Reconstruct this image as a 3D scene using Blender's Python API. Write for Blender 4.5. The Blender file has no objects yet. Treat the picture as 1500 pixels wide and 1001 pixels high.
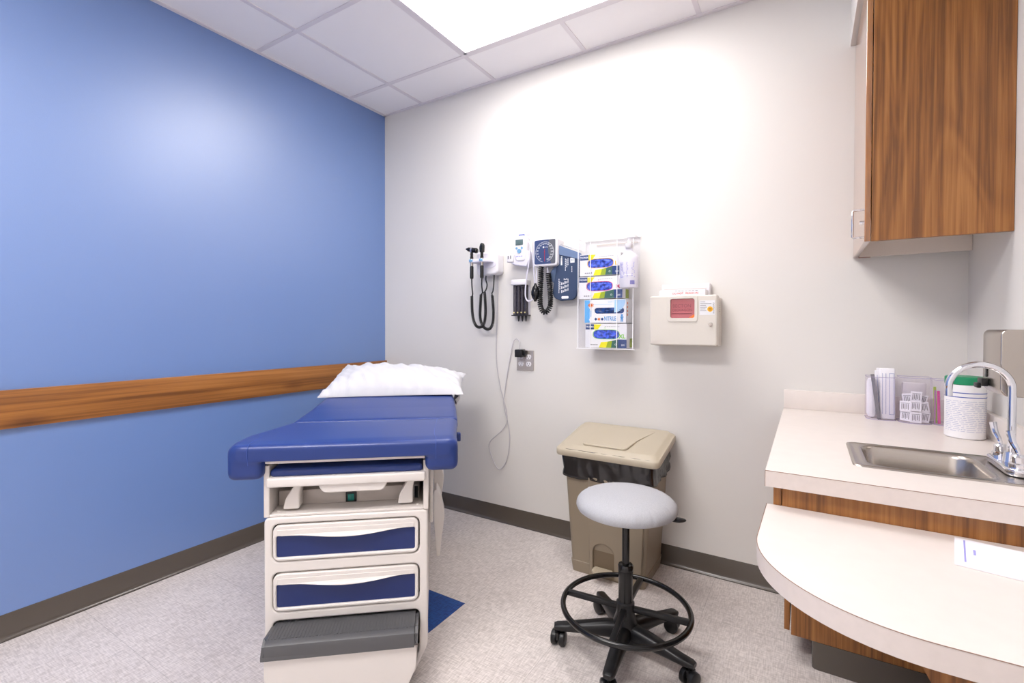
import bpy, bmesh, math, random
from mathutils import Vector, Matrix, noise
PI = math.pi
random.seed(7)
C = bpy.context.scene.collection

# ------------------------------------------------------------------ camera, world, lights, exposure
CAM = dict(f=702.53, yaw=.5515, pitch=-.0138, roll=.0026, cy=488.27, loc=(2.6738, -2.5448, 1.2371))
cd = bpy.data.cameras.new('camera'); cam = bpy.data.objects.new('camera', cd); C.objects.link(cam)
cd.sensor_fit = 'HORIZONTAL'; cd.sensor_width = 36; cd.lens = CAM['f'] / 1500 * 36
cd.shift_y = -(500.5 - CAM['cy']) / 1500
cd.clip_start = .02
F = Vector((-math.sin(CAM['yaw']) * math.cos(CAM['pitch']), math.cos(CAM['yaw']) * math.cos(CAM['pitch']), math.sin(CAM['pitch'])))
Rv = Vector((math.cos(CAM['yaw']), math.sin(CAM['yaw']), 0)); Uv = Rv.cross(F)
R2 = Rv * math.cos(CAM['roll']) + Uv * math.sin(CAM['roll']); U2 = -Rv * math.sin(CAM['roll']) + Uv * math.cos(CAM['roll'])
M = Matrix.Identity(4)
for i in range(3):
    M[i][0] = R2[i]; M[i][1] = U2[i]; M[i][2] = -F[i]; M[i][3] = CAM['loc'][i]
cam.matrix_world = M
bpy.context.scene.camera = cam
w = bpy.data.worlds.new('world'); bpy.context.scene.world = w; w.use_nodes = True
w.node_tree.nodes['Background'].inputs[0].default_value = (1, .97, .95, 1)
w.node_tree.nodes['Background'].inputs[1].default_value = .4
vs = bpy.context.scene.view_settings
vs.view_transform = 'Standard'; vs.look = 'None'; vs.gamma = 1; vs.use_curve_mapping = False
vs.exposure = 1.08
LIGHT, LIGHT2 = 6.3, 13.5      # strength of the ceiling troffers' diffusers (above the table; unseen rear one, raised for even fill)

# ------------------------------------------------------------------ materials
def lin(v):
    v /= 255; return v / 12.92 if v <= .04045 else ((v + .055) / 1.055) ** 2.4
def col(c): return (lin(c[0]), lin(c[1]), lin(c[2]), 1)
def mat(name, c, rough=.5, metal=0, spec=.5, emit=0, trans=0, alpha=1, coat=0, bump=0, bscale=200, var=0, vscale=60, ior=1.45, sub=0):
    m = bpy.data.materials.new(name); m.use_nodes = True
    nt = m.node_tree; b = nt.nodes['Principled BSDF']
    b.inputs['Base Color'].default_value = col(c); b.inputs['Roughness'].default_value = rough
    b.inputs['Metallic'].default_value = metal; b.inputs['Specular IOR Level'].default_value = spec
    b.inputs['IOR'].default_value = ior
    b.inputs['Transmission Weight'].default_value = trans; b.inputs['Alpha'].default_value = alpha
    b.inputs['Coat Weight'].default_value = coat
    if sub: b.inputs['Subsurface Weight'].default_value = sub; b.inputs['Subsurface Radius'].default_value = (.02, .02, .02)
    if emit: b.inputs['Emission Color'].default_value = col(c); b.inputs['Emission Strength'].default_value = emit
    tc = nt.nodes.new('ShaderNodeTexCoord')
    if bump:
        n = nt.nodes.new('ShaderNodeTexNoise'); n.inputs['Scale'].default_value = bscale; n.inputs['Detail'].default_value = 4
        nt.links.new(tc.outputs['Object'], n.inputs['Vector'])
        bp = nt.nodes.new('ShaderNodeBump'); bp.inputs['Strength'].default_value = bump; bp.inputs['Distance'].default_value = .002
        nt.links.new(n.outputs['Fac'], bp.inputs['Height']); nt.links.new(bp.outputs['Normal'], b.inputs['Normal'])
    if var:
        n = nt.nodes.new('ShaderNodeTexNoise'); n.inputs['Scale'].default_value = vscale; n.inputs['Detail'].default_value = 5
        nt.links.new(tc.outputs['Object'], n.inputs['Vector'])
        r = nt.nodes.new('ShaderNodeValToRGB'); r.color_ramp.elements[0].position = .35; r.color_ramp.elements[1].position = .65
        r.color_ramp.elements[0].color = col([max(0, k * (1 - var)) for k in c]); r.color_ramp.elements[1].color = col([min(255, k * (1 + var)) for k in c])
        nt.links.new(n.outputs['Fac'], r.inputs['Fac']); nt.links.new(r.outputs['Color'], b.inputs['Base Color'])
    return m
def wood(name, dark, mid, light, axis, rough=.4, scale=1.0, knots=False, spec=.5):
    """straight grain running along axis ('x','y','z')"""
    m = bpy.data.materials.new(name); m.use_nodes = True
    nt = m.node_tree; b = nt.nodes['Principled BSDF']; b.inputs['Roughness'].default_value = rough
    b.inputs['Specular IOR Level'].default_value = spec
    g = nt.nodes.new('ShaderNodeNewGeometry'); mp = nt.nodes.new('ShaderNodeMapping')
    s = [85 * scale] * 3; s['xyz'.index(axis)] = 1.6 * scale; mp.inputs['Scale'].default_value = s
    nt.links.new(g.outputs['Position'], mp.inputs['Vector'])
    n1 = nt.nodes.new('ShaderNodeTexNoise'); n1.inputs['Scale'].default_value = 1; n1.inputs['Detail'].default_value = 5; n1.inputs['Roughness'].default_value = .62
    n1.inputs['Distortion'].default_value = .4
    nt.links.new(mp.outputs['Vector'], n1.inputs['Vector'])
    mp2 = nt.nodes.new('ShaderNodeMapping'); s2 = [7 * scale] * 3; s2['xyz'.index(axis)] = .75 * scale; mp2.inputs['Scale'].default_value = s2
    nt.links.new(g.outputs['Position'], mp2.inputs['Vector'])
    n2 = nt.nodes.new('ShaderNodeTexNoise'); n2.inputs['Scale'].default_value = 1; n2.inputs['Detail'].default_value = 2; n2.inputs['Distortion'].default_value = .8
    nt.links.new(mp2.outputs['Vector'], n2.inputs['Vector'])
    # cathedral bands out of the low noise
    mul = nt.nodes.new('ShaderNodeMath'); mul.operation = 'MULTIPLY'; mul.inputs[1].default_value = 7
    nt.links.new(n2.outputs['Fac'], mul.inputs[0])
    fr = nt.nodes.new('ShaderNodeMath'); fr.operation = 'SINE'
    mu3 = nt.nodes.new('ShaderNodeMath'); mu3.operation = 'MULTIPLY'; mu3.inputs[1].default_value = 6.283
    nt.links.new(mul.outputs[0], mu3.inputs[0]); nt.links.new(mu3.outputs[0], fr.inputs[0])
    sc = nt.nodes.new('ShaderNodeMath'); sc.operation = 'MULTIPLY_ADD'; sc.inputs[1].default_value = .035 if not knots else .02
    nt.links.new(fr.outputs[0], sc.inputs[0]); nt.links.new(n1.outputs['Fac'], sc.inputs[2])
    lo = nt.nodes.new('ShaderNodeMath'); lo.operation = 'MULTIPLY_ADD'; lo.inputs[1].default_value = .38
    sub = nt.nodes.new('ShaderNodeMath'); sub.operation = 'SUBTRACT'; sub.inputs[1].default_value = .5
    nt.links.new(n2.outputs['Fac'], sub.inputs[0]); nt.links.new(sub.outputs[0], lo.inputs[0]); nt.links.new(sc.outputs[0], lo.inputs[2])
    r = nt.nodes.new('ShaderNodeValToRGB'); e = r.color_ramp.elements
    e[0].position = .33; e[0].color = col(dark); e[1].position = .68; e[1].color = col(light)
    k = e.new(.5); k.color = col(mid)
    nt.links.new(lo.outputs[0], r.inputs['Fac'])
    out = r.outputs['Color']
    if knots:
        v = nt.nodes.new('ShaderNodeTexVoronoi'); mp3 = nt.nodes.new('ShaderNodeMapping'); s3 = [6] * 3; s3['xyz'.index(axis)] = 2.1; mp3.inputs['Scale'].default_value = s3
        nt.links.new(g.outputs['Position'], mp3.inputs['Vector']); nt.links.new(mp3.outputs['Vector'], v.inputs['Vector']); v.inputs['Scale'].default_value = 1
        kr = nt.nodes.new('ShaderNodeValToRGB'); kr.color_ramp.elements[0].position = .03; kr.color_ramp.elements[1].position = .2
        kr.color_ramp.elements[0].color = (.38, .3, .28, 1); kr.color_ramp.elements[1].color = (1, 1, 1, 1)
        nt.links.new(v.outputs['Distance'], kr.inputs['Fac'])
        mx = nt.nodes.new('ShaderNodeMix'); mx.data_type = 'RGBA'; mx.blend_type = 'MULTIPLY'; mx.inputs[0].default_value = .8
        nt.links.new(out, mx.inputs[6]); nt.links.new(kr.outputs['Color'], mx.inputs[7]); out = mx.outputs[2]
    nt.links.new(out, b.inputs['Base Color'])
    return m
def acrylic(name, tint=(250, 250, 252), op=.012, rough=.05, gl=.018, tr=(254, 254, 255)):
    m = bpy.data.materials.new(name); m.use_nodes = True; nt = m.node_tree
    nt.nodes.remove(nt.nodes['Principled BSDF'])
    o = nt.nodes['Material Output']; t = nt.nodes.new('ShaderNodeBsdfTransparent'); g = nt.nodes.new('ShaderNodeBsdfGlossy'); d = nt.nodes.new('ShaderNodeBsdfDiffuse')
    g.inputs['Roughness'].default_value = rough; d.inputs['Color'].default_value = col(tint); t.inputs['Color'].default_value = col(tr)
    fr = nt.nodes.new('ShaderNodeValue'); fr.outputs[0].default_value = gl
    m1 = nt.nodes.new('ShaderNodeMixShader'); m2 = nt.nodes.new('ShaderNodeMixShader'); m1.inputs[0].default_value = op
    nt.links.new(t.outputs[0], m1.inputs[1]); nt.links.new(d.outputs[0], m1.inputs[2])
    nt.links.new(fr.outputs[0], m2.inputs[0]); nt.links.new(m1.outputs[0], m2.inputs[1]); nt.links.new(g.outputs[0], m2.inputs[2])
    nt.links.new(m2.outputs[0], o.inputs['Surface'])
    return m
def floor_mat():
    m = bpy.data.materials.new('vinyl_floor'); m.use_nodes = True; nt = m.node_tree; L = nt.links.new
    b = nt.nodes['Principled BSDF']; b.inputs['Roughness'].default_value = .42; b.inputs['Specular IOR Level'].default_value = .4
    g = nt.nodes.new('ShaderNodeNewGeometry')
    def nz(sx, sy, det=3):
        mp = nt.nodes.new('ShaderNodeMapping'); mp.inputs['Scale'].default_value = (sx, sy, 1); L(g.outputs['Position'], mp.inputs['Vector'])
        n = nt.nodes.new('ShaderNodeTexNoise'); n.inputs['Scale'].default_value = 1; n.inputs['Detail'].default_value = det; L(mp.outputs[0], n.inputs['Vector']); return n
    a, c_, d = nz(190, 26), nz(26, 190), nz(6, 6, 2)
    ad = nt.nodes.new('ShaderNodeMath'); ad.operation = 'ADD'; L(a.outputs['Fac'], ad.inputs[0]); L(c_.outputs['Fac'], ad.inputs[1])
    ad2 = nt.nodes.new('ShaderNodeMath'); ad2.operation = 'MULTIPLY_ADD'; ad2.inputs[1].default_value = .25; L(d.outputs['Fac'], ad2.inputs[0]); L(ad.outputs[0], ad2.inputs[2])
    r = nt.nodes.new('ShaderNodeValToRGB'); e = r.color_ramp.elements
    mr = nt.nodes.new('ShaderNodeMapRange'); mr.inputs[1].default_value = .8; mr.inputs[2].default_value = 1.45; L(ad2.outputs[0], mr.inputs[0])
    e[0].position = .15; e[0].color = col((190, 181, 177)); e[1].position = .85; e[1].color = col((226, 218, 214)); L(mr.outputs[0], r.inputs['Fac'])
    br = nt.nodes.new('ShaderNodeValToRGB'); e = br.color_ramp.elements
    e[0].position = .15; e[0].color = col((8, 48, 116)); e[1].position = .85; e[1].color = col((24, 82, 158)); L(mr.outputs[0], br.inputs['Fac'])
    sp = nt.nodes.new('ShaderNodeSeparateXYZ'); L(g.outputs['Position'], sp.inputs[0])
    def mth(op, x, y=None):
        n = nt.nodes.new('ShaderNodeMath'); n.operation = op
        for i, q in enumerate((x, y)):
            if q is None: continue
            if isinstance(q, (int, float)): n.inputs[i].default_value = q
            else: L(q, n.inputs[i])
        return n.outputs[0]
    X, Y = sp.outputs['X'], sp.outputs['Y']
    m1 = mth('MULTIPLY', mth('LESS_THAN', X, 1.385), mth('GREATER_THAN', X, .928))
    m2 = mth('MULTIPLY', mth('LESS_THAN', Y, -.843), mth('GREATER_THAN', Y, -1.30))
    mask = mth('MULTIPLY', m1, m2)
    mx = nt.nodes.new('ShaderNodeMix'); mx.data_type = 'RGBA'; L(mask, mx.inputs[0]); L(r.outputs['Color'], mx.inputs[6]); L(br.outputs['Color'], mx.inputs[7])
    # butt seams between the 18 inch tiles
    def seam(v, o):
        f = mth('FRACT', mth('DIVIDE', mth('SUBTRACT', v, o), .4572)); return mth('LESS_THAN', mth('ABSOLUTE', mth('SUBTRACT', f, .5)), .4980)
    s = mth('MULTIPLY', seam(X, 1.385), seam(Y, -.843))
    mr2 = nt.nodes.new('ShaderNodeMapRange'); mr2.inputs[3].default_value = .72; L(s, mr2.inputs[0])
    mx2 = nt.nodes.new('ShaderNodeMix'); mx2.data_type = 'RGBA'; mx2.blend_type = 'MULTIPLY'; mx2.inputs[0].default_value = 1
    L(mx.outputs[2], mx2.inputs[6]); L(mr2.outputs[0], mx2.inputs[7]); L(mx2.outputs[2], b.inputs['Base Color'])
    return m

WALL = mat('warm_white_paint', (224, 221, 217), .5, bump=.08, bscale=350)
BLUE = mat('blue_eggshell_paint', (84, 123, 187), .43, bump=.1, bscale=260, spec=1.0, ior=1.85)
CEIL = mat('ceiling_tile', (246, 243, 244), .9, bump=.15, bscale=500)
TBAR = mat('ceiling_grid_white', (226, 220, 224), .5)
COVE = mat('taupe_rubber_base', (84, 76, 68), .24, spec=.8)
RAIL = wood('stained_maple', (108, 64, 26), (148, 94, 42), (172, 114, 56), 'y', .42, .5, knots=True)
WOODZ = wood('walnut_laminate_vertical', (112, 70, 34), (146, 94, 46), (170, 116, 62), 'z', .36)
WOODG = wood('walnut_laminate_door', (128, 80, 44), (162, 106, 60), (188, 130, 78), 'z', .16, spec=1.0)
WOODG.node_tree.nodes['Principled BSDF'].inputs['Coat Weight'].default_value = .8
WOODG.node_tree.nodes['Principled BSDF'].inputs['Coat Roughness'].default_value = .1
WOODD = mat('walnut_edge_band', (128, 78, 46), .4, var=.12, vscale=30)
LAM = mat('white_laminate', (227, 218, 212), .33, var=.006, vscale=20)
LAME = mat('white_laminate_edge', (214, 203, 197), .4, var=.008, vscale=60)
MELA = mat('cream_melamine', (226, 216, 208), .5)
DARK = mat('void_shade_black', (10, 10, 11), .8)  # black that stands in for the shade inside gaps and recesses
BLK = mat('black_plastic', (20, 20, 22), .35)
BLKS = mat('black_satin_metal', (14, 14, 15), .2, spec=.6)
STEEL = mat('brushed_steel', (186, 178, 170), .26, 1, bump=.05, bscale=80)
CHROME = mat('chrome', (225, 226, 232), .05, 1)
TABW = mat('table_cream_enamel', (220, 213, 208), .3)
TABP = mat('table_cream_plastic', (226, 220, 215), .28, coat=.2)
TABD = mat('table_taupe_metal', (192, 183, 176), .4)
VINYL = mat('blue_vinyl', (32, 56, 122), .36, spec=.6, bump=.06, bscale=900)
NAVY = mat('navy_drawer_panel', (30, 47, 104), .34)
STEPG = mat('grey_ribbed_rubber', (88, 88, 90), .4)
LINEN = mat('white_pillowcase', (206, 206, 211), .9, bump=.2, bscale=90)
TAN = mat('tan_plastic', (146, 133, 115), .42, bump=.05, bscale=400)
TANL = mat('tan_plastic_lid', (184, 173, 153), .4)
BAG = mat('black_bin_liner', (22, 20, 22), .22, spec=.8)
GREYF = mat('grey_seat_vinyl', (176, 177, 182), .6, bump=.1, bscale=60, var=.03, vscale=300)
WP = mat('white_plastic', (230, 228, 233), .3)
WPL = mat('lavender_white_plastic', (222, 220, 234), .35)
LBLUE = mat('pale_blue_plastic', (120, 168, 205), .35)
LCD = mat('lcd_screen', (96, 116, 118), .2)
GDIAL = mat('gauge_navy', (58, 74, 116), .35)
GDIAL2 = mat('gauge_grey', (92, 94, 102), .35)
CUFF = mat('slate_blue_nylon', (54, 70, 100), .75, bump=.2, bscale=500)
CUFFL = mat('light_slate_nylon', (104, 124, 158), .75, bump=.2, bscale=500)
WPRINT = mat('white_print', (232, 234, 238), .6)
RED = mat('red_print', (200, 40, 45), .5)
CARD = mat('white_card', (230, 230, 233), .5)
GLOVE = mat('blue_nitrile', (66, 88, 205), .4, var=.35, vscale=60)
GLOVED = mat('navy_nitrile', (28, 62, 120), .4, var=.25, vscale=60)
NAVYP = mat('navy_print', (32, 62, 118), .5)
YEL = mat('yellow_print', (232, 222, 40), .5)
GRNG = mat('green_yellow_print', (150, 170, 40), .5)
TEALG = mat('dark_green_print', (60, 100, 90), .5)
SKY = mat('sky_blue_print', (88, 172, 232), .5)
SKYL = mat('pale_blue_print', (168, 206, 238), .5)
MAG = mat('magenta_print', (214, 30, 110), .5)
LIME = mat('lime_print', (120, 200, 50), .5)
ORG = mat('orange_print', (228, 120, 50), .5)
AMB = mat('amber_print', (240, 180, 30), .5)
GPRINT = mat('grey_print', (120, 118, 124), .6)
PPRINT = mat('violet_print', (160, 158, 222), .6)
BPRINT = mat('royal_blue_print', (52, 78, 176), .5)
SHARP = mat('cream_sharps_plastic', (216, 210, 201), .38)
ROSE = mat('red_translucent_window', (184, 98, 104), .15, spec=.8)
ROSED = mat('dark_red_print', (132, 58, 68), .4)
BOTTLE = mat('frosted_bottle', (236, 234, 246), .3, alpha=.82)
SPECT = mat('smoked_speculum_tube', (70, 66, 76), .12, alpha=.75)
JARW = mat('white_tub', (240, 238, 240), .35)
GREEN = mat('green_lid', (30, 140, 96), .4)
PINK = mat('pink_plastic', (222, 70, 150), .35)
PURP = mat('purple_plastic', (188, 110, 196), .35)
PAPER = mat('paper_white', (244, 243, 248), .8)
CORDW = mat('white_cord', (196, 192, 196), .4)
PLATE = mat('outlet_steel', (188, 180, 176), .35, .55)
ACR = acrylic('clear_acrylic', (252, 252, 255))
ACRE = mat('acrylic_edge_light', (252, 252, 254), .2)  # opaque white paints the light caught in clear acrylic edges
ACRB = acrylic('clear_bin_plastic', (240, 236, 250), .05, .08, .04, (252, 250, 254))
ACRBE = mat('bin_plastic_edge', (200, 190, 222), .2, alpha=.6)
EMIT = mat('lamp_diffuser', (255, 251, 249), .6, emit=LIGHT)
EMIT2 = mat('lamp_diffuser_fill', (255, 251, 249), .6, emit=LIGHT2)
GRNROCK = mat('green_rocker', (16, 92, 84), .2, emit=.15)  # dark green with a weak emission

# ------------------------------------------------------------------ geometry helpers
def merge(bm, tmp, mx=None):
    me = bpy.data.meshes.new('t'); tmp.to_mesh(me); tmp.free()
    if mx is not None: me.transform(mx)
    bm.from_mesh(me); bpy.data.meshes.remove(me)
def B(): return bmesh.new()
def box(bm, x0, x1, y0, y1, z0, z1, r=0, seg=2, mx=None):
    t = bmesh.new(); bmesh.ops.create_cube(t, size=1)
    for v in t.verts: v.co = Vector(((x0 + x1) / 2 + v.co.x * (x1 - x0), (y0 + y1) / 2 + v.co.y * (y1 - y0), (z0 + z1) / 2 + v.co.z * (z1 - z0)))
    if r: bmesh.ops.bevel(t, geom=list(t.edges), offset=r, segments=seg, profile=.5, affect='EDGES')
    merge(bm, t, mx); return bm
def cyl(bm, p0, p1, r0, r1=None, n=24, caps=True):
    r1 = r0 if r1 is None else r1
    p0, p1 = Vector(p0), Vector(p1); d = p1 - p0
    t = bmesh.new(); bmesh.ops.create_cone(t, cap_ends=caps, segments=n, radius1=max(r0, 1e-5), radius2=max(r1, 1e-5), depth=d.length)
    q = Vector((0, 0, 1)).rotation_difference(d.normalized())
    merge(bm, t, Matrix.Translation((p0 + p1) / 2) @ q.to_matrix().to_4x4()); return bm
def ball(bm, c, r, s=(1, 1, 1), n=16, rot=None):
    t = bmesh.new(); bmesh.ops.create_uvsphere(t, u_segments=n * 2, v_segments=n, radius=r)
    mx = Matrix.Translation(c) @ (rot or Matrix.Identity(4)) @ Matrix.Diagonal((*s, 1)); merge(bm, t, mx); return bm
def spline(pts, k=8, closed=False):
    P = [Vector(p) for p in pts]; out = []; n = len(P)
    rng = range(n if closed else n - 1)
    for i in rng:
        g = (lambda j: P[j % n]) if closed else (lambda j: P[min(max(j, 0), n - 1)])
        a, b, c, d = g(i - 1), g(i), g(i + 1), g(i + 2)
        for s in range(k):
            t = s / k
            out.append(.5 * ((2 * b) + (c - a) * t + (2 * a - 5 * b + 4 * c - d) * t * t + (3 * b - a - 3 * c + d) * t ** 3))
    if not closed: out.append(P[-1])
    return out
def tube(bm, pts, r, n=10, closed=False, k=8, smooth=True, ry=None):
    P = spline(pts, k, closed) if smooth else [Vector(p) for p in pts]
    N = len(P); rad = r if callable(r) else (lambda t: r)
    rings = []; up = None
    for i, p in enumerate(P):
        if closed: tg = (P[(i + 1) % N] - P[i - 1]).normalized()
        else: tg = (P[min(i + 1, N - 1)] - P[max(i - 1, 0)]).normalized()
        if up is None:
            up = Vector((0, 0, 1)) if abs(tg.z) < .9 else Vector((1, 0, 0))
        up = (up - tg * up.dot(tg)).normalized(); s = tg.cross(up)
        rr = rad(i / (N - 1))
        rings.append([bm.verts.new(p + up * math.cos(2 * PI * j / n) * (ry or rr) + s * math.sin(2 * PI * j / n) * rr) for j in range(n)])
    M_ = N if closed else N - 1
    for i in range(M_):
        a, b = rings[i], rings[(i + 1) % N]
        for j in range(n): bm.faces.new((a[j], a[(j + 1) % n], b[(j + 1) % n], b[j]))
    if not closed:
        bm.faces.new(list(reversed(rings[0]))); bm.faces.new(rings[-1])
    return bm
def lathe(bm, prof, c=(0, 0, 0), n=40, mx=None, sx=1, sy=1):
    t = bmesh.new(); rings = []
    for r, z in prof:
        rings.append([t.verts.new((max(r, 1e-5) * math.cos(2 * PI * j / n) * sx, max(r, 1e-5) * math.sin(2 * PI * j / n) * sy, z)) for j in range(n)])
    for a, b in zip(rings, rings[1:]):
        for j in range(n): t.faces.new((a[j], a[(j + 1) % n], b[(j + 1) % n], b[j]))
    bmesh.ops.remove_doubles(t, verts=t.verts, dist=1e-5)
    merge(bm, t, Matrix.Translation(c) @ (mx or Matrix.Identity(4))); return bm
def rrect(x0, x1, y0, y1, r, n=6):
    o = []
    for cx, cy, a in ((x1 - r, y1 - r, 0), (x0 + r, y1 - r, PI / 2), (x0 + r, y0 + r, PI), (x1 - r, y0 + r, 3 * PI / 2)):
        for i in range(n + 1):
            t = a + PI / 2 * i / n; o.append((cx + r * math.cos(t), cy + r * math.sin(t)))
    return o
def roundpoly(pts, r, n=5):
    """polygon with every corner rounded"""
    o = []; N = len(pts)
    for i in range(N):
        p, a, b = Vector(pts[i]), Vector(pts[i - 1]), Vector(pts[(i + 1) % N])
        da, db = (a - p), (b - p); ra = min(r, da.length * .45, db.length * .45)
        s, e = p + da.normalized() * ra, p + db.normalized() * ra
        for k in range(n + 1):
            t = k / n; q = s * (1 - t) ** 2 + p * 2 * t * (1 - t) + e * t * t; o.append((q.x, q.y))
    return o
XZ = Matrix(((1, 0, 0, 0), (0, 0, -1, 0), (0, 1, 0, 0), (0, 0, 0, 1)))      # plane XY -> XZ; +z of the plate looks to -Y
def plate(bm, loops, t0, t1, bev=0, mx=None, seg=2):
    """filled 2-D outline (first loop) with holes (the others), extruded t0..t1 along local z"""
    cu = bpy.data.curves.new('p', 'CURVE'); cu.dimensions = '2D'; cu.fill_mode = 'BOTH'
    for lp in loops:
        s = cu.splines.new('POLY'); s.points.add(len(lp) - 1)
        for q, p in zip(s.points, lp): q.co = (p[0], p[1], 0, 1)
        s.use_cyclic_u = True
    h = (t1 - t0) / 2
    cu.extrude = max(h - bev, 0); cu.bevel_depth = bev; cu.bevel_resolution = seg; cu.offset = -bev
    ob = bpy.data.objects.new('p', cu); me = ob.to_mesh()
    m2 = Matrix.Translation((0, 0, (t0 + t1) / 2)); me.transform((mx or Matrix.Identity(4)) @ m2)
    bm.from_mesh(me); ob.to_mesh_clear(); bpy.data.objects.remove(ob); bpy.data.curves.remove(cu)
    return bm
def text(bm, s, size, mx, ext=.0004, align='CENTER', sx=1, bold=0):
    cu = bpy.data.curves.new('t', 'FONT'); cu.body = s; cu.size = size; cu.extrude = ext; cu.offset = bold; cu.align_x = align; cu.align_y = 'CENTER'
    ob = bpy.data.objects.new('t', cu); me = ob.to_mesh(); me.transform(mx @ Matrix.Diagonal((sx, 1, 1, 1)))
    bm.from_mesh(me); ob.to_mesh_clear(); bpy.data.objects.remove(ob); bpy.data.curves.remove(cu); return bm
def wallmx(x, z, y, rot=0):            # local XY plane -> facing -Y at (x,y,z)
    return Matrix.Translation((x, y, z)) @ XZ @ Matrix.Rotation(rot, 4, 'Z')
def stamp(bm, x0, x1, z0, z1, y):      # a thin printed patch on a face that looks to -Y
    return box(bm, x0, x1, y - .0006, y, z0, z1)

def link(name, bm, m, parent=None, local=False, smooth=35):
    if parent is not None and not local: bmesh.ops.transform(bm, matrix=parent.matrix_basis.inverted(), verts=bm.verts)
    bmesh.ops.recalc_face_normals(bm, faces=bm.faces)
    me = bpy.data.meshes.new(name); bm.to_mesh(me); bm.free()
    me.materials.append(m)
    if smooth:
        for p in me.polygons: p.use_smooth = True
        me.set_sharp_from_angle(angle=math.radians(smooth))
    o = bpy.data.objects.new(name, me); C.objects.link(o)
    if parent is not None: o.parent = parent
    return o
def tag(o, label, cat, group=None):
    o['label'] = label; o['category'] = cat
    if group: o['group'] = group
    return o
def thing(name, label, cat, loc=(0, 0, 0), rz=0, group=None):
    o = bpy.data.objects.new(name, None); o.empty_display_size = .05; C.objects.link(o)
    o.matrix_basis = Matrix.Translation(loc) @ Matrix.Rotation(rz, 4, 'Z')
    return tag(o, label, cat, group)
def struct(name, bm, m, smooth=35):
    o = link(name, bm, m, smooth=smooth); o['kind'] = 'structure'; return o
def sub(name, bm, m, part, root, local=False, smooth=35):
    """a sub-part: geometry given like its part's (parts sit at the thing's origin)"""
    if not local: bmesh.ops.transform(bm, matrix=root.matrix_basis.inverted(), verts=bm.verts)
    return link(name, bm, m, part, local=True, smooth=smooth)

# ------------------------------------------------------------------ the room
H = 2.788; XR = 3.212; YB = -3.75
struct('floor', box(B(), -.1, XR + .1, YB - .1, .1, -.1, 0), floor_mat(), 0)
struct('wall_back', box(B(), -.1, XR + .1, 0, .1, 0, H + .1), WALL, 0)
struct('wall_left', box(B(), -.1, 0, YB - .1, 0, 0, H + .1), BLUE, 0)
struct('wall_right', box(B(), XR, XR + .1, YB - .1, 0, 0, H + .1), WALL, 0)
struct('wall_front', box(B(), 0, XR, YB - .1, YB, 0, H + .1), mat('bounce_white_paint', (244, 242, 240), .6), 0)  # unseen wall, made whiter than the others to bounce light into the room
LX = [0, .3755, .985, 1.595, 2.204, 2.814, XR]
LY = [0, -.3281, -.975, -1.622, -2.269, -2.916, YB]
lights = {(2, 1), (3, 1), (2, 4), (3, 4)}
cm = B()
box(cm, 0, XR, YB, 0, H + .02, H + .05)
for i in range(6):
    for j in range(6):
        if (i, j) in lights: continue
        box(cm, LX[i] + .010, LX[i + 1] - .010, LY[j + 1] + .010, LY[j] - .010, H + .001, H + .02)
struct('ceiling', cm, CEIL, 0)
gm = B()
for x in LX[1:-1]:
    if x == 1.595:
        box(gm, x - .012, x + .012, LY[1], 0, H - .003, H + .012); box(gm, x - .012, x + .012, LY[4], LY[2], H - .003, H + .012); box(gm, x - .012, x + .012, YB, LY[5], H - .003, H + .012)
    else: box(gm, x - .012, x + .012, YB, 0, H - .003, H + .012)
for y in LY[1:-1]: box(gm, 0, XR, y - .012, y + .012, H - .0032, H + .012)
for a in ((0, .022, YB, 0), (XR - .022, XR, YB, 0), (0, XR, -.022, 0), (0, XR, YB, YB + .022)): box(gm, a[0], a[1], a[2], a[3], H - .0045, H + .012)
struct('trim_1', gm, TBAR, 0)
def troffer(j, label, em):
    x0, x1, y0, y1 = LX[2], LX[4], LY[j + 1], LY[j]
    t = thing('ceiling_light', label, 'ceiling light', ((x0 + x1) / 2, (y0 + y1) / 2, H))
    fr = B()
    for a in ((x0 + .012, x1 - .012, y0 + .012, y0 + .03), (x0 + .012, x1 - .012, y1 - .03, y1 - .012), (x0 + .012, x0 + .03, y0 + .012, y1 - .012), (x1 - .03, x1 - .012, y0 + .012, y1 - .012)):
        box(fr, a[0], a[1], a[2], a[3], H - .004, H + .012, .001, 1)
    link('frame', fr, TBAR, t)
    link('diffuser', box(B(), x0 + .03, x1 - .03, y0 + .03, y1 - .03, H + .0005, H + .006), em, t)
troffer(1, 'bright rectangular ceiling light panel above the exam table and back wall', EMIT)
troffer(4, 'unseen second ceiling light panel, set brighter than the first for even fill', EMIT2)  # out of view, brightened as fill for the whole room

# rubber cove base: profile swept along a wall
def cove(name, a, b, nrm, hgt=.1016):
    prof = [(0, 0), (.016, 0), (.0155, .003), (.010, .0065), (.006, .013), (.0035, .022), (.0032, hgt - .003), (.0016, hgt), (0, hgt)]
    bm = B(); a, b, nrm = Vector(a), Vector(b), Vector(nrm); r = []
    for p in (a, b): r.append([bm.verts.new(p + nrm * u + Vector((0, 0, v))) for u, v in prof])
    n = len(prof)
    for i in range(n): bm.faces.new((r[0][i], r[0][(i + 1) % n], r[1][(i + 1) % n], r[1][i]))
    bm.faces.new(r[0]); bm.faces.new(r[1])
    return struct(name, bm, COVE, 40)
cove('baseboard_left', (0, YB, 0), (0, 0, 0), (1, 0, 0))
cove('baseboard_back', (0, 0, 0), (2.70, 0, 0), (0, -1, 0))
cove('baseboard_right', (XR, -.52, 0), (XR, YB, 0), (-1, 0, 0))
def caulk(name, b): return struct(name, box(B(), *b, 0, .0016), mat('dark_caulk_line', (52, 46, 42), .8), 0)
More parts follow.
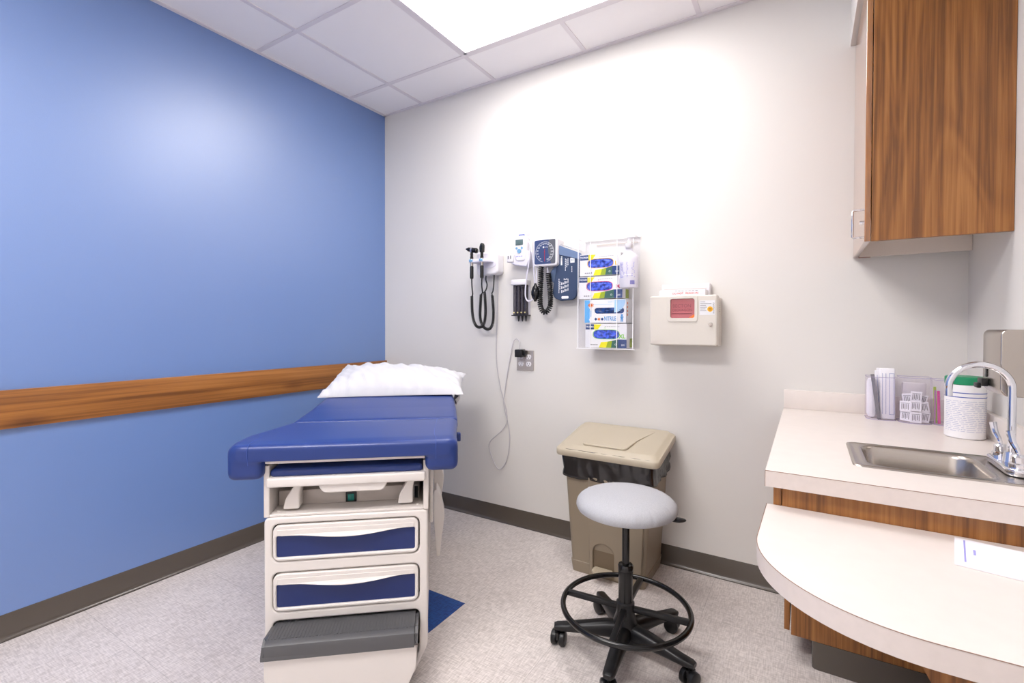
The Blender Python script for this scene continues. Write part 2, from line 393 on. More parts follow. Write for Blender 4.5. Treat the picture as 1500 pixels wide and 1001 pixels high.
caulk('trim_4', (.0155, .0182, YB, -.016)); caulk('trim_5', (.016, 2.70, -.0182, -.0155))
# wooden bumper rail on the blue wall
struct('trim_2', box(B(), .0, .021, YB, -.001, .832, .983, .002, 2), RAIL)
# soffit above the wall cabinet
sf = B(); box(sf, 2.822, XR, -1.1, 0, 2.452, H); struct('trim_3', sf, WALL, 0)

# ------------------------------------------------------------------ wall cabinet
t = thing('wall_cabinet', 'walnut laminate cupboard hung high on the right wall, wire pull on its door', 'cabinet', (3.03, -.24, 1.535))
link('side_panel', box(B(), 2.8595, XR - .001, -.486, -.468, 1.535, 2.45, .0006, 1), WOODZ, t)
o = link('side_panel', box(B(), 2.8595, XR - .001, -.052, -.034, 1.535, 2.45, .0006, 1), MELA, t); o['label'] = 'cream inner end panel by the back wall'
link('bottom_panel', box(B(), 2.8595, XR - .001, -.468, -.052, 1.615, 1.633), MELA, t)
link('back_panel', box(B(), XR - .012, XR - .001, -.468, -.052, 1.633, 2.45), MELA, t)
link('filler', box(B(), 2.8595, 2.90, -.034, -.0005, 1.535, 2.45), WOODD, t)
d = link('door', box(B(), 2.840, 2.857, -.486, -.001, 1.535, 2.45, .0008, 1), WOODG, t)
hb = tube(B(), [(2.84, -.385, 1.565), (2.816, -.385, 1.565), (2.812, -.385, 1.569), (2.812, -.385, 1.661), (2.816, -.385, 1.665), (2.84, -.385, 1.665)], .004, 10, smooth=False)
sub('handle', hb, CHROME, d, t)
sub('lock', cyl(B(), (2.841, -.40, 1.615), (2.832, -.40, 1.615), .008, .0075), CHROME, d, t)

# ------------------------------------------------------------------ base cabinet, counter, desk
t = thing('base_cabinet', 'walnut laminate base cupboard under the sink counter with taupe toe kick', 'cabinet', (2.92, -.3, 0))
link('end_panel', box(B(), 2.634, XR - .001, -.505, -.487, .1, .825, .0006, 1), WOODZ, t)
link('body', box(B(), 2.634, XR - .001, -.487, -.0175, .1, .825), WOODD, t)
link('door', box(B(), 2.611, 2.629, -.497, -.002, .11, .655, .0008, 1), WOODZ, t)
tk = B(); plate(tk, [roundpoly([(2.70, -.507), (XR - .001, -.507), (XR - .001, -.018), (2.70, -.018)], .02)], 0, .1)
link('toe_kick', tk, COVE, t)
t = thing('sink_apron', 'walnut laminate apron boards enclosing the sink under the white counter', 'apron', (2.9, -1.1, .7))
link('end_board', box(B(), 2.623, XR - .001, -1.125, -1.107, .665, .8255, .0006, 1), WOODZ, t)
link('side_board', box(B(), 2.603, 2.621, -1.125, -.0005, .665, .8255, .0006, 1), WOODZ, t)

t = thing('sink_counter', 'white laminate sink counter with a low backsplash along two walls', 'counter', (2.9, -.57, .867))
CX0, CY0 = 2.586, -1.147
SX0, SX1, SY0, SY1 = 2.80, 3.175, -.962, -.690      # cut-out
ct = B()
plate(ct, [[(CX0, CY0), (XR - .0005, CY0), (XR - .0005, -.0005), (CX0, -.0005)], rrect(SX0, SX1, SY0, SY1, .03)], .826, .867)
link('countertop', ct, LAM, t, smooth=20)
ed = B(); box(ed, CX0 - .0012, XR - .001, CY0 - .0012, CY0, .826, .8665); box(ed, CX0 - .0012, CX0, CY0, -.001, .826, .8665)
link('edge_band', ed, LAME, t)
LINE = mat('laminate_core_line', (150, 122, 108), .5)
link('edge_line', tube(B(), [(XR - .002, CY0 - .0012, .8668), (CX0 - .001, CY0 - .0012, .8668)], .0009, 6, smooth=False), LINE, t)
link('corner_line', tube(B(), [(CX0 - .001, CY0 - .001, .8665), (CX0 - .001, CY0 - .001, .8262)], .0008, 6, smooth=False), LINE, t)
bs = B(); box(bs, CX0, XR - .0005, -.02, -.0005, .867, .951, .0015, 2); box(bs, XR - .02, XR - .0005, CY0, -.02, .867, .951, .0015, 2)
link('backsplash', bs, LAM, t)

t = thing('writing_desk', 'white laminate desk with a rounded corner below the sink counter', 'desk', (2.9, -1.4, .775))
def desk_outline(g=0):
    o = [(XR - .0005, -1.1275), (2.588 + g, -1.1275), (2.584 + g, -1.36)]
    cx, cy, rx, ry = 2.584 + g + .262, -1.36, .262, .268 - g
    for i in range(1, 25):
        a = PI + PI / 2 * i / 24; o.append((cx + rx * math.cos(a), cy + ry * math.sin(a)))
    o.append((XR - .0005, -1.628 + g)); return o
link('desktop', plate(B(), [desk_outline(.0012)], .735, .775), LAM, t, smooth=20)
eb = B(); ol = desk_outline(0)[1:-1] + [(XR - .001, -1.628)]; il = desk_outline(.0012)[1:-1] + [(XR - .001, -1.6268)]
for i in range(len(ol) - 1):
    v = [eb.verts.new((*p, z)) for z in (.7352, .7748) for p in (ol[i], ol[i + 1], il[i + 1], il[i])]
    for f in ((0, 1, 5, 4), (4, 5, 6, 7), (0, 3, 2, 1)): eb.faces.new([v[k] for k in f])
bmesh.ops.remove_doubles(eb, verts=eb.verts, dist=1e-5)
link('edge_band', eb, LAME, t)
link('edge_line', tube(B(), [(*p, .775) for p in ol], .0008, 6, smooth=False), LINE, t)
sp = B(); plate(sp, [[(2.79, .7345), (XR - .001, .7345), (XR - .001, 0.001), (3.158, 0.001)]], 0, .019, mx=Matrix.Translation((0, -1.30, 0)) @ XZ)
link('support_panel', sp, WOODZ, t, smooth=0)

t = thing('sink', 'stainless steel drop-in sink set in the white counter', 'sink', (2.98, -.83, .867))
sk = B()
RIM = rrect(2.782, 3.192, -.980, -.672, .022, 6); IN = rrect(2.818, 3.070, -.955, -.700, .045, 6)
def ring(bm, loop, z): return [bm.verts.new((x, y, z)) for x, y in loop]
def off(loop, d):
    cx = sum(p[0] for p in loop) / len(loop); cy = sum(p[1] for p in loop) / len(loop)
    hx = max(p[0] for p in loop) - cx; hy = max(p[1] for p in loop) - cy
    return [(cx + (p[0] - cx) * (hx + d) / hx, cy + (p[1] - cy) * (hy + d) / hy) for p in loop]
L0 = [(off(RIM, .0), .8672), (off(RIM, -.002), .871), (off(RIM, -.006), .8722), (off(RIM, -.010), .870), (off(IN, .012), .8695), (off(IN, .004), .871), (off(IN, 0), .868), (off(IN, -.004), .858), (off(IN, -.010), .78), (off(IN, -.014), .742), (off(IN, -.03), .728), (off(IN, -.07), .722)]
rs = [ring(sk, l, z) for l, z in L0]
for a, b in zip(rs, rs[1:]):
    n = len(a)
    for j in range(n): sk.faces.new((a[j], a[(j + 1) % n], b[(j + 1) % n], b[j]))
sk.faces.new(rs[-1])
link('basin', sk, STEEL, t, smooth=50)
link('drain', lathe(B(), [(.0, .7225), (.02, .7225), (.024, .7255), (.038, .7255), (.04, .7222)], (2.944, -.828, 0)), CHROME, t)

t = thing('faucet', 'chrome gooseneck faucet with blade handles behind the sink', 'faucet', (3.125, -.80, .87))
link('base_plate', plate(B(), [rrect(3.098, 3.152, -.905, -.715, .026)], .871, .890, .004), CHROME, t)
nk = B(); cyl(nk, (3.128, -.81, .888), (3.128, -.81, .915), .018, .014)
arc = [(3.128, -.81, .91), (3.128, -.81, 1.0), (3.128, -.81, 1.075)]
for i in range(1, 13):
    a = PI * i / 12; arc.append((3.066 + .062 * math.cos(a), -.81, 1.077 + .062 * math.sin(a)))
arc.append((3.004, -.81, 1.052))
tube(nk, arc, .0085, 16, k=4)
link('spout', nk, CHROME, t)
for y in (-.745, -.875):
    b_ = B(); lathe(b_, [(.019, .888), (.019, .899), (.015, .902), (.015, .917), (.011, .922), (0, .923)], (3.125, y, 0))
    v_ = link('valve', b_, CHROME, t)
    hp = [(3.125, y, .92), (3.122, y + .004, .934), (3.116, y + .012, .952), (3.112, y + .016, .978)]
    sub('blade_handle', tube(B(), hp, lambda q: .0045 + .004 * q, 10), CHROME, v_, t)

t = thing('soap_dispenser', 'brushed steel soap dispenser with a black push lever on right wall', 'dispenser', (3.16, -.71, 1.05))
bd = B(); plate(bd, [roundpoly([(XR - .0005, 1.055), (XR - .0005, 1.232), (3.118, 1.232), (3.110, 1.222), (3.110, 1.07), (3.122, 1.055)], .006)], 0, .15, .003, mx=Matrix.Translation((0, -.640, 0)) @ XZ)
link('housing', bd, STEEL, t)
link('sight_window', box(B(), 3.1075, 3.112, -.685, -.668, 1.098, 1.122, .003), BLKS, t)
lv = B(); box(lv, 3.094, 3.1095, -.70, -.660, 1.072, 1.094, .003); box(lv, 3.086, 3.096, -.695, -.66, 1.066, 1.080, .003)
link('push_lever', lv, BLK, t)

# ------------------------------------------------------------------ clear bins and their contents, wipes tub, note pad
def dbin(cx, cy, r, z1, label):
    t = thing('clear_bin', label, 'container', (cx, cy, .867), group='clear plastic supply bins on the counter')
    s = B(); z0 = .8672
    out = [(cx - r, cy + r * .9)] + [(cx + r * math.cos(a), cy - r * .45 + r * .55 * math.sin(a)) for a in [PI + PI * i / 20 for i in range(21)]] + [(cx + r, cy + r * .9)]
    inn = [(cx + (p[0] - cx) * (r - .0015) / r, cy + (p[1] - cy) * (r - .0015) / r) for p in out]
    n = len(out)
    for lp, flip in ((out, 0),):
        a = [s.verts.new((*p, z0)) for p in lp]; b = [s.verts.new((*p, z1)) for p in lp]
        for j in range(n): s.faces.new((a[j], a[(j + 1) % n], b[(j + 1) % n], b[j]))
        if flip: s.faces.new([s.verts.new((*p, z0 + .0015)) for p in lp])
        else: s.faces.new(a)
    link('wall', s, ACRB, t, smooth=30)
    e = tube(B(), [(*p, z1) for p in out], .0011, 6, closed=True, smooth=False); 
    link('rim', e, ACRBE, t)
    e = tube(B(), [(*p, z0 + .0012) for p in out], .0011, 6, closed=True, smooth=False); link('bottom_edge', e, ACRBE, t)
    return t
dbin(2.930, -.105, .0475, 1.038, 'clear bin holding tall wrapped packets, leftmost on the counter')
dbin(3.034, -.125, .0495, 1.043, 'clear bin filled with small square wipe sachets')
dbin(3.136, -.120, .0475, 1.038, 'clear bin with coloured sticks, mostly hidden behind the wipes tub')
def packet(name, cx, cy, wx, z0, z1, th, tilt, lean, label, m=PAPER, group=None, prints=True, cat='packet', inset=0.8):
    t = thing(name, label, cat, (cx, cy, z0), tilt, group)
    L = z1 - z0; mx = Matrix.Rotation(lean, 4, 'Y')
    bm = B(); box(bm, -wx / 2, wx / 2, -th / 2, th / 2, 0, L, th * .35, 2, mx); link('wrapper', bm, m, t, local=True)
    if prints:
        p = B()
        for k, x in enumerate((-.32, -.1, .12, .42)): box(p, wx * x - .0005, wx * x + .0005, -th / 2 - .0005, -th / 2, L * .1, L * .9, mx=mx)
        box(p, wx * .12, wx * .42, -th / 2 - .0005, -th / 2, L * .9 - .001, L * .9, mx=mx); box(p, wx * .12, wx * .42, -th / 2 - .0005, -th / 2, L * .1 - .001, L * .1, mx=mx)
        link('print', p, BPRINT, t, local=True)
    return t
packet('wrapped_pad_stack', 2.902, -.095, .032, .869, 1.032, .045, 0, 0, 'plain white packet stack at left in the first clear bin', prints=False, cat='packet stack')
packet('wrapped_packet', 2.951, -.118, .050, .869, 1.074, .014, .06, -.01, 'tall white packet with blue outline lines in the first clear bin')
packet('wrapped_packet', 2.940, -.098, .040, .869, 1.064, .005, .1, -.05, 'white packet with blue lines just behind the front one')
packet('wrapped_packet', 2.942, -.082, .040, .869, 1.072, .005, -.05, -.02, 'tallest rear white packet in the first clear bin', prints=False)
packet('wrapped_packet', 2.924, -.130, .0030, .869, 1.050, .02, 0, -.13, 'dark-edged packet leaning on edge in the first clear bin', GPRINT, prints=False)
# alcohol pad sachets, each its own thing
SL = ['left', 'middle', 'right']
sach = [(3.003, -.152, .93, .0, 0), (3.033, -.161, .935, .05, 1), (3.059, -.150, .93, -.3, 2), (3.005, -.149, .893, .1, 0), (3.034, -.160, .890, 0, 1), (3.062, -.147, .892, .25, 2),
        (3.014, -.13, .958, -.35, 0), (3.038, -.135, .968, .12, 1), (3.058, -.12, .955, .4, 2)]
rows = ['second', 'bottom', 'top']
for i, (x, y, z, rot, c_) in enumerate(sach):
    row = rows[i // 3]
    t = thing('wipe_sachet', 'small white square sachet, %s one of the %s row in the middle clear bin' % (SL[c_], row), 'sachet', (x, y, z), 0, 'wipe sachets in the middle clear bin')
    mx = Matrix.Rotation(rot * .5, 4, 'Y') @ Matrix.Rotation((c_ - 1) * .35, 4, 'Z')
    link('pouch', box(B(), -.0175, .0175, -.0012, .0012, -.0205, .0205, .001, 1, mx), PAPER, t, local=True)
    p = B()
    for k in range(5): box(p, -.0115 + k * .005, -.0095 + k * .005, -.0018, -.0011, -.012 + (k % 2) * .003, .010, mx=mx)
    box(p, -.013, .013, -.0018, -.0011, .012, .0135, mx=mx)
    link('print', p, GPRINT, t, local=True)
tag(link('cotton_pouch', box(B(), 2.998, 3.072, -.112, -.09, .872, 1.02, .006, 2), mat('foil_pouch', (206, 200, 204), .3), None), 'silvery grey pouch standing at the back of the middle clear bin', 'pouch')
tag(link('green_swab_stick', tube(B(), [(3.098, -.125, .870), (3.094, -.125, 1.01)], .0045, 8, smooth=False), mat('lime_plastic', (178, 204, 70), .4)), 'lime green stick upright in the rightmost clear bin', 'stick')
tag(link('pink_swab_stick', tube(B(), [(3.108, -.13, .870), (3.104, -.13, .995)], .0045, 8, smooth=False), PINK), 'hot pink stick beside the wipes tub', 'stick')
tag(link('purple_swab_stick', tube(B(), [(3.0925, -.145, .870), (3.0925, -.14, .998)], .002, 8, smooth=False), PURP), 'thin purple stick at the left of the lime green one', 'stick')

JX, JY, JR = 3.131, -.365, .0525
t = thing('wipes_tub', 'white disinfectant wipes tub with green lid beside the backsplash', 'tub', (JX, JY, .867))
link('tub_body', lathe(B(), [(0, .8672), (JR - .004, .8672), (JR, .871), (JR, 1.044), (JR - .003, 1.048), (0, 1.048)], (JX, JY, 0)), JARW, t)
link('lid', lathe(B(), [(JR - .001, 1.047), (JR + .0005, 1.049), (JR + .0005, 1.070), (JR - .003, 1.073), (0, 1.073)], (JX, JY, 0)), GREEN, t)
def wrap_print(bm, z0, z1, a0, a1, r, cx, cy, n=16):
    p = [[bm.verts.new((cx + r * math.cos(a0 + (a1 - a0) * i / n), cy + r * math.sin(a0 + (a1 - a0) * i / n), z)) for i in range(n + 1)] for z in (z0, z1)]
    for i in range(n): bm.faces.new((p[0][i], p[0][i + 1], p[1][i + 1], p[1][i]))
lb = B()
wrap_print(lb, 1.005, 1.0075, PI * .95, 2 * PI, JR + .0006, JX, JY, 30)
link('label_stripe', lb, BPRINT, t)
lb = B(); wrap_print(lb, 1.019, 1.0215, PI * 1.15, 2 * PI, JR + .0006, JX, JY, 30); link('label_stripe', lb, BPRINT, t)
lb = B(); random.seed(3)
for k in range(17):
    a = PI * 1.08; z = .992 - k * .0062
    while a < PI * 1.9:
        l = random.uniform(.05, .45); wrap_print(lb, z, z + .0016, a, min(a + l, PI * 1.92), JR + .0005, JX, JY, 6); a += l + random.uniform(.04, .12)
link('label_text', lb, mat('pale_blue_grey_print', (190, 193, 216), .6), t)
t = thing('note_pad', 'white note pad lying on the desk against the apron board', 'note pad', (2.94, -1.15, .7752), -.19)
link('pages', box(B(), .012, .30, -.152, -.002, 0, .006, .0006, 1), PAPER, t, local=True)
link('margin_print', box(B(), .026, .029, -.14, -.012, .006, .0063), PPRINT, t, local=True)
link('small_print', box(B(), .040, .044, -.09, -.06, .006, .0063), PPRINT, t, local=True)

# ------------------------------------------------------------------ exam table (local frame: x across, y away from camera)
T = thing('exam_table', 'blue padded medical exam table with cream drawers and a grey step', 'exam table', (1.349, -1.4605, 0), math.radians(40.5))
def tp(name, bm, m, smooth=35): return link(name, bm, m, T, local=True, smooth=smooth)
def ts(name, bm, m, part, smooth=35): return link(name, bm, m, part, local=True, smooth=smooth)
def fx(y): return Matrix.Translation((0, y, 0)) @ XZ
outl = roundpoly([(-.272, .588), (-.272, .105), (-.222, .0), (.222, .0), (.272, .105), (.272, .588)], .02)
d1 = rrect(-.247, .243, .437, .566, .024); d2 = rrect(-.247, .243, .265, .400, .024)
stp = roundpoly([(-.245, .235), (-.245, .09), (-.205, .012), (.205, .012), (.243, .09), (.243, .235)], .02)
tp('front_frame', plate(B(), [outl, d1, d2, stp], -.04, 0, .006, fx(.03)), TABP)
tp('gap_shade_panel', plate(B(), [[(-.262, .575), (-.262, .12), (-.20, .034), (.20, .034), (.262, .12), (.262, .575)]], -.006, 0, 0, fx(.068)), DARK)  # black sheet added behind the openings so the drawer gaps read as shade
bd = B(); plate(bd, [roundpoly([(-.270, .588), (-.270, .105), (-.225, .03), (.225, .03), (.270, .105), (.270, .588)], .008)], -1.10, 0, 0, fx(.075))
tp('body', bd, TABW)
for x0, x1 in ((-.274, -.256), (.256, .274)): tp('side_panel', box(B(), x0, x1, .035, 1.17, .588, .765, .002, 1), TABW)
sh = B(); box(sh, -.256, .256, .035, .20, .589, .597, .001, 1)
for x in (-.235, .235): cyl(sh, (x, .065, .597), (x, .065, .6), .005, .004, 10)
tp('ledge', sh, TABW)
tp('inner_box', box(B(), -.252, .236, .12, 1.1, .597, .650, .003), TABD)
tp('upper_void_shade', box(B(), -.2555, .2555, .17, 1.15, .652, .7755), DARK)  # solid black block painting the shade between inner box and seat
tp('slot', box(B(), .222, .234, .117, .121, .602, .645), DARK)  # flat black patch painting the shade of a recess
s_ = tp('switch', box(B(), -.023, .015, .114, .121, .600, .636, .002), BLK)
ts('rocker', box(B(), -.015, .007, .110, .115, .606, .630, .002), GRNROCK, s_)
for sx in (-.195, .190):
    s = B(); prof = roundpoly([(-.026, .604), (-.018, .640), (.0, .668), (.012, .69), (.036, .69), (.028, .66), (.028, .604)], .008)
    plate(s, [[(sx + p[0], p[1]) for p in prof]], -.05, 0, .004, fx(.06))
    tp('stirrup', s, TABP)
tp('foot_tray', box(B(), -.259, .263, .012, .55, .695, .7265, .006, 3), TABP)
tp('tray_pull', plate(B(), [roundpoly([(-.098, .697), (-.080, .668), (.118, .668), (.136, .697)], .012)], -.04, 0, .004, fx(.02)), TABP)
lp_ = B(); box(lp_, -.254, .254, .030, .55, .724, .752, .013, 4); tp('footrest_cushion', lp_, VINYL)
tp('seat_frame', box(B(), -.262, .262, .012, 1.2, .776, .7975, .003), TABW)
# drawers
for z0, z1 in ((.441, .562), (.269, .396)):
    bot = z0 + .011; top = z1 - .036
    hole = [(.227, top + .006), (.227, bot), (-.233, bot), (-.233, top)]
    n = 24; arc_ = []
    for i in range(1, n):
        q = i / n; x = -.233 + .46 * q; sag = .011 * max(0, math.sin(PI * min(1, max(0, (q - .16) / .74)))) ** 1.5
        arc_.append((x, top + .006 * q - sag))
    dr = link('drawer', plate(B(), [rrect(-.243, .239, z0, z1, .022), roundpoly(hole[:], .008, 3)], -.03, 0, .004, fx(.026)), TABP, T, local=True)
    ts('front_panel', box(B(), -.236, .231, .034, .046, bot - .004, top + .02), NAVY, dr)
    # bowed lip that serves as the pull
    hl = [(-.229, top + .022)] + [(-.229, top + .002)] + arc_ + [(.224, top + .006), (.224, top + .022)]
    hb = B()
    plate(hb, [[(p[0], p[1]) for p in hl]], -.012, 0, .002, fx(.024))
    for v in hb.verts:      # bow outwards in the middle
        v.co.y -= .014 * max(0, 1 - (v.co.x / .2) ** 2) ** 1.2 * max(0, min(1, (top + .03 - v.co.z) / .03))
    ts('pull', hb, TABP, dr)
# step
st = B()
so = roundpoly([(-.243, .172), (-.243, .098), (-.198, .016), (-.075, .016), (-.065, .05), (.085, .05), (.095, .016), (.198, .016), (.236, .098), (.236, .172)], .012)
plate(st, [so], -.012, 0, .003, fx(-.068)); 
for x0, x1 in ((-.243, -.232), (.225, .236)): box(st, x0, x1, -.064, .066, .10, .172, .002, 1)
sb = tp('step', st, TABP)
tr = B()
P_ = []
ys = [(-.078, .186), (-.080, .205), (-.076, .218), (-.066, .225), (-.05, .2265), (.066, .2265), (.066, .172), (-.078, .172)]
xa = [(-.249), (.240)]
a = [tr.verts.new((xa[0], y, z)) for y, z in ys]; b = [tr.verts.new((xa[1], y, z)) for y, z in ys]
for i in range(len(ys)): tr.faces.new((a[i], a[(i + 1) % len(ys)], b[(i + 1) % len(ys)], b[i]))
tr.faces.new(a); tr.faces.new(b)
bmesh.ops.bevel(tr, geom=[e for e in tr.edges if abs(e.verts[0].co.x - e.verts[1].co.x) < 1e-6 and e.verts[0].co.z > .18], offset=.011, segments=4, affect='EDGES')
ts('tread', tr, STEPG, sb, 30)
rb = B()
for k in range(44):
    x = -.235 + k * .0107
    box(rb, x, x + .004, -.055, .06, .2262, .2276)
ts('ribs', rb, STEPG, sb, 0)
# cushions: lofted, then voxel-merged so the drooping front corners blend in
def loft(bm, secs, th, rr=.028, n=6):
    """secs: list of (y, xl, xr, ztop)"""
    R = []
    for y, xl, xr, zt in secs:
        o = rrect(xl, xr, zt - th, zt, rr, n); R.append([bm.verts.new((p[0], y, p[1])) for p in o])
    for a, b in zip(R, R[1:]):
        m = len(a)
        for j in range(m): bm.faces.new((a[j], a[(j + 1) % m], b[(j + 1) % m], b[j]))
    bm.faces.new(R[0]); bm.faces.new(R[-1])
def padmesh(name, build, parent):
    bm = B(); build(bm); o = link(name, bm, VINYL, parent, local=True)
    r = o.modifiers.new('r', 'REMESH'); r.mode = 'VOXEL'; r.voxel_size = .0055; r.use_smooth_shade = True
    s = o.modifiers.new('s', 'SMOOTH'); s.factor = .5; s.iterations = 12
    return o
def seat(bm):
    loft(bm, [(.0, -.352, .352, .832), (.012, -.370, .364, .8415), (.05, -.378, .370, .8455), (.15, -.366, .378, .8455), (.26, -.325, .384, .8455), (.36, -.292, .392, .8445), (.388, -.288, .388, .841)], .048, .02)
    box(bm, -.382, -.268, .004, .20, .722, .84, .024, 4); box(bm, .262, .378, .004, .20, .728, .84, .024, 4)
seat_ = padmesh('seat_cushion', seat, T)
def back(bm):
    loft(bm, [(.394, -.284, .388, .841), (.405, -.284, .392, .8455), (.6, -.268, .396, .858), (.8, -.255, .392, .876), (1.1, -.25, .372, .904), (1.34, -.23, .35, .926), (1.40, -.20, .32, .926)], .052, .02)
back_ = padmesh('backrest_cushion', back, T)
sm = B()
def seam_line(x): return [(x, .004, .775), (x, -.003, .815), (x, .006, .838), (x, .03, .8442), (x * .98, .12, .8452)]
tube(sm, seam_line(.300) + [(.305, .37, .8445)], .0010, 6)
SEAM = mat('vinyl_seam', (60, 86, 164), .4)
ts('seam', sm, SEAM, seat_)
ts('seam', tube(B(), seam_line(-.312), .0010, 6), SEAM, seat_)
tp('backrest_frame', box(B(), -.22, .32, .5, 1.15, .799, .806), TABW)
tp('backrest_lever', box(B(), .38, .400, .28, .31, .766, .80, .004), VINYL)
# right hand side fittings
sd = B(); box(sd, .274, .288, .25, .75, .45, .74, .006, 3); sdp = tp('side_cover', sd, TABP)
ts('reflection_strip', box(B(), .2885, .291, .30, .34, .47, .72, .001, 1), CHROME, sdp)  # strip stands in for a reflection streak on the side cover
for y, dz in ((.33, 0), (.52, .10)):
    s = B(); prof = roundpoly([(.292, .55), (.304, .56), (.318, .53), (.336, .45), (.330, .40), (.322, .34), (.316, .275), (.302, .275), (.296, .36), (.290, .45)], .006)
    plate(s, [[(p[0], p[1] + dz) for p in prof]], -.09, 0, .003, fx(y)); h = tp('side_handle', s, TABP)
tp('base', box(B(), -.225, .225, .12, 1.1, .0, .032, .004), TABD)

# pillow
def pillow():
    t = thing('pillow', 'plump white pillow at the head of the exam table', 'pillow', (1.349, -1.4605, 0), math.radians(40.5))
    bm = B(); nx, ny = 64, 48; W_, D_ = .74, .50
    fl, fr, bl, br = Vector((-.285, .815, .880)), Vector((.440, .800, .885)), Vector((-.245, 1.26, .985)), Vector((.475, 1.18, .955))
    def pt(u, v, top):
        e = (1 - abs(2 * u - 1) ** 2.6) * (1 - abs(2 * v - 1) ** 2.4); e = max(e, 0) ** .5
        base = fl * (1 - u) * (1 - v) + fr * u * (1 - v) + bl * (1 - u) * v + br * u * v
        # edges pull in between the corners
        pin = .018; base = base + Vector(((.5 - u) * pin * 2 * (1 - (2 * v - 1) ** 2), (.5 - v) * pin * 2 * (1 - (2 * u - 1) ** 2), 0))
        ln = noise.noise(Vector((u * 16 + v * 5, v * 4, 3))) * .004 + noise.noise(Vector((u * 34 + v * 9, v * 6, 9))) * .0022
        rim = 1 - min(1, e * 1.0) * .6
        if top: return base + Vector((0, 0, (.088 + .018 * (1 - u)) * e * (1 - .25 * v) + ln * (rim + .35) * (e > 0) * 4.2))
        q = -.045 * e + ln * .5
        p = base + Vector((0, 0, q))
        floor_ = .8465 + max(0, p.y - .405) * .088 + .004
        if p.x < .40: p.z = max(p.z, floor_)
        return p
    for top in (1, 0):
        g = [[bm.verts.new(pt(i / nx, j / ny, top)) for i in range(nx + 1)] for j in range(ny + 1)]
        for j in range(ny):
            for i in range(nx):
                f = (g[j][i], g[j][i + 1], g[j + 1][i + 1], g[j + 1][i]); bm.faces.new(f if top else f[::-1])
    bmesh.ops.remove_doubles(bm, verts=bm.verts, dist=.0004)
    c = link('pillowcase', bm, LINEN, t, local=True, smooth=80)
    # loose open end of the case hanging over the table edge
    fl_ = B(); g = []
    for j in range(13):
        row = []
        for i in range(15):
            u = i / 14; v = j / 12
            row.append(fl_.verts.new((.410 + .018 * math.sin(v * PI) + .012 * math.sin(u * 9) * v - .012 * v, .86 + .30 * u, .905 + .035 * u - .115 * v * (1 - .5 * (2 * u - 1) ** 2) + .003 * math.sin(u * 23))))
        g.append(row)
    for j in range(12):
        for i in range(14): fl_.faces.new((g[j][i], g[j][i + 1], g[j + 1][i + 1], g[j + 1][i]))
    f = link('case_hem', fl_, LINEN, t, local=True, smooth=80); s = f.modifiers.new('s', 'SOLIDIFY'); s.thickness = .004
pillow()

# ------------------------------------------------------------------ waste bin
t = thing('waste_bin', 'tan step-on waste bin with sloping lid and black liner by back wall', 'waste bin', (1.85, -.18, 0))
bm = B(); R = []
for z, x0, x1, y0, y1 in ((0.0, 1.664, 2.036, -.318, -.020), (.03, 1.660, 2.040, -.321, -.020), (.055, 1.657, 2.043, -.323, -.020), (.058, 1.661, 2.039, -.320, -.020), (.5, 1.634, 2.068, -.340, -.020), (.585, 1.628, 2.074, -.344, -.020)):
    R.append([bm.verts.new((*p, z)) for p in rrect(x0, x1, y0, y1, .022, 5)])
for a, b in zip(R, R[1:]):
    m = len(a)
    for j in range(m): bm.faces.new((a[j], a[(j + 1) % m], b[(j + 1) % m], b[j]))
bm.faces.new(R[0][::-1]); bm.faces.new(R[-1])
link('body', bm, TAN, t, smooth=40)
# raised face to the right of the groove, with the arched pedal niche
def fy(z): return -.320 - (z - .058) * .0465
fp = B()
def facep(u, z, dy): return Vector((u, fy(z) + dy, z))
lp = [(1.765, .50), (1.765, .012), (1.785, .012), (1.785, .130)] + [(1.839 + .054 * math.cos(PI - PI * i / 10), .130 + .048 * math.sin(PI * i / 10)) for i in range(1, 10)] + [(1.893, .130), (1.893, .012), (2.022, .012), (2.045, .50)]
plate(fp, [lp], 0, .016, .004, XZ)
for v in fp.verts: v.co.y += fy(v.co.z) + .003
link('front_panel', fp, TAN, t)
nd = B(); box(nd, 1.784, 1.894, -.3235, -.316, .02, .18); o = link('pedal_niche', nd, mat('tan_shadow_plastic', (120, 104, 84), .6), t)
pd = B(); plate(pd, [roundpoly([(1.792, -.325), (1.886, -.325), (1.886, -.372), (1.870, -.385), (1.808, -.385), (1.792, -.372)], .012)], .046, .056, .002)
for k in range(5): box(pd, 1.806, 1.872, -.378 + k * .009, -.374 + k * .009, .056, .058)
link('pedal', pd, TANL, t)
# liner
ln = B(); R = []; N = 120
for kz, z in enumerate([.625, .60, .575, .55, .525, .505, .492]):
    base = rrect(1.622, 2.080, -.352, -.018, .028, 8); m = len(base); row = []
    # resample evenly
    per = [0]
    for i in range(m): per.append(per[-1] + math.dist(base[i], base[(i + 1) % m]))
    for q in range(N):
        s = per[-1] * q / N; i = max(k for k in range(m) if per[k] <= s); f = (s - per[i]) / max(1e-9, per[i + 1] - per[i])
        x = base[i][0] * (1 - f) + base[(i + 1) % m][0] * f; y = base[i][1] * (1 - f) + base[(i + 1) % m][1] * f
        cx, cy = 1.851, -.185; d_ = Vector((x - cx, y - cy)).normalized()
        nn = noise.noise(Vector((x * 26, y * 26, z * 22 + x * 9))) * .010 + noise.noise(Vector((x * 60, y * 60, z * 50))) * .004
        dz = noise.noise(Vector((x * 9, y * 9, 4))) * .018 * (kz >= 4) + (x - 1.85) * .04 * (kz >= 4)
        yy = y + d_.y * (nn + .004)
        row.append(ln.verts.new((x + d_.x * (nn + .004), min(yy, -.006), z + dz)))
    R.append(row)
for a, b in zip(R, R[1:]):
    for j in range(N): ln.faces.new((a[j], a[(j + 1) % N], b[(j + 1) % N], b[j]))
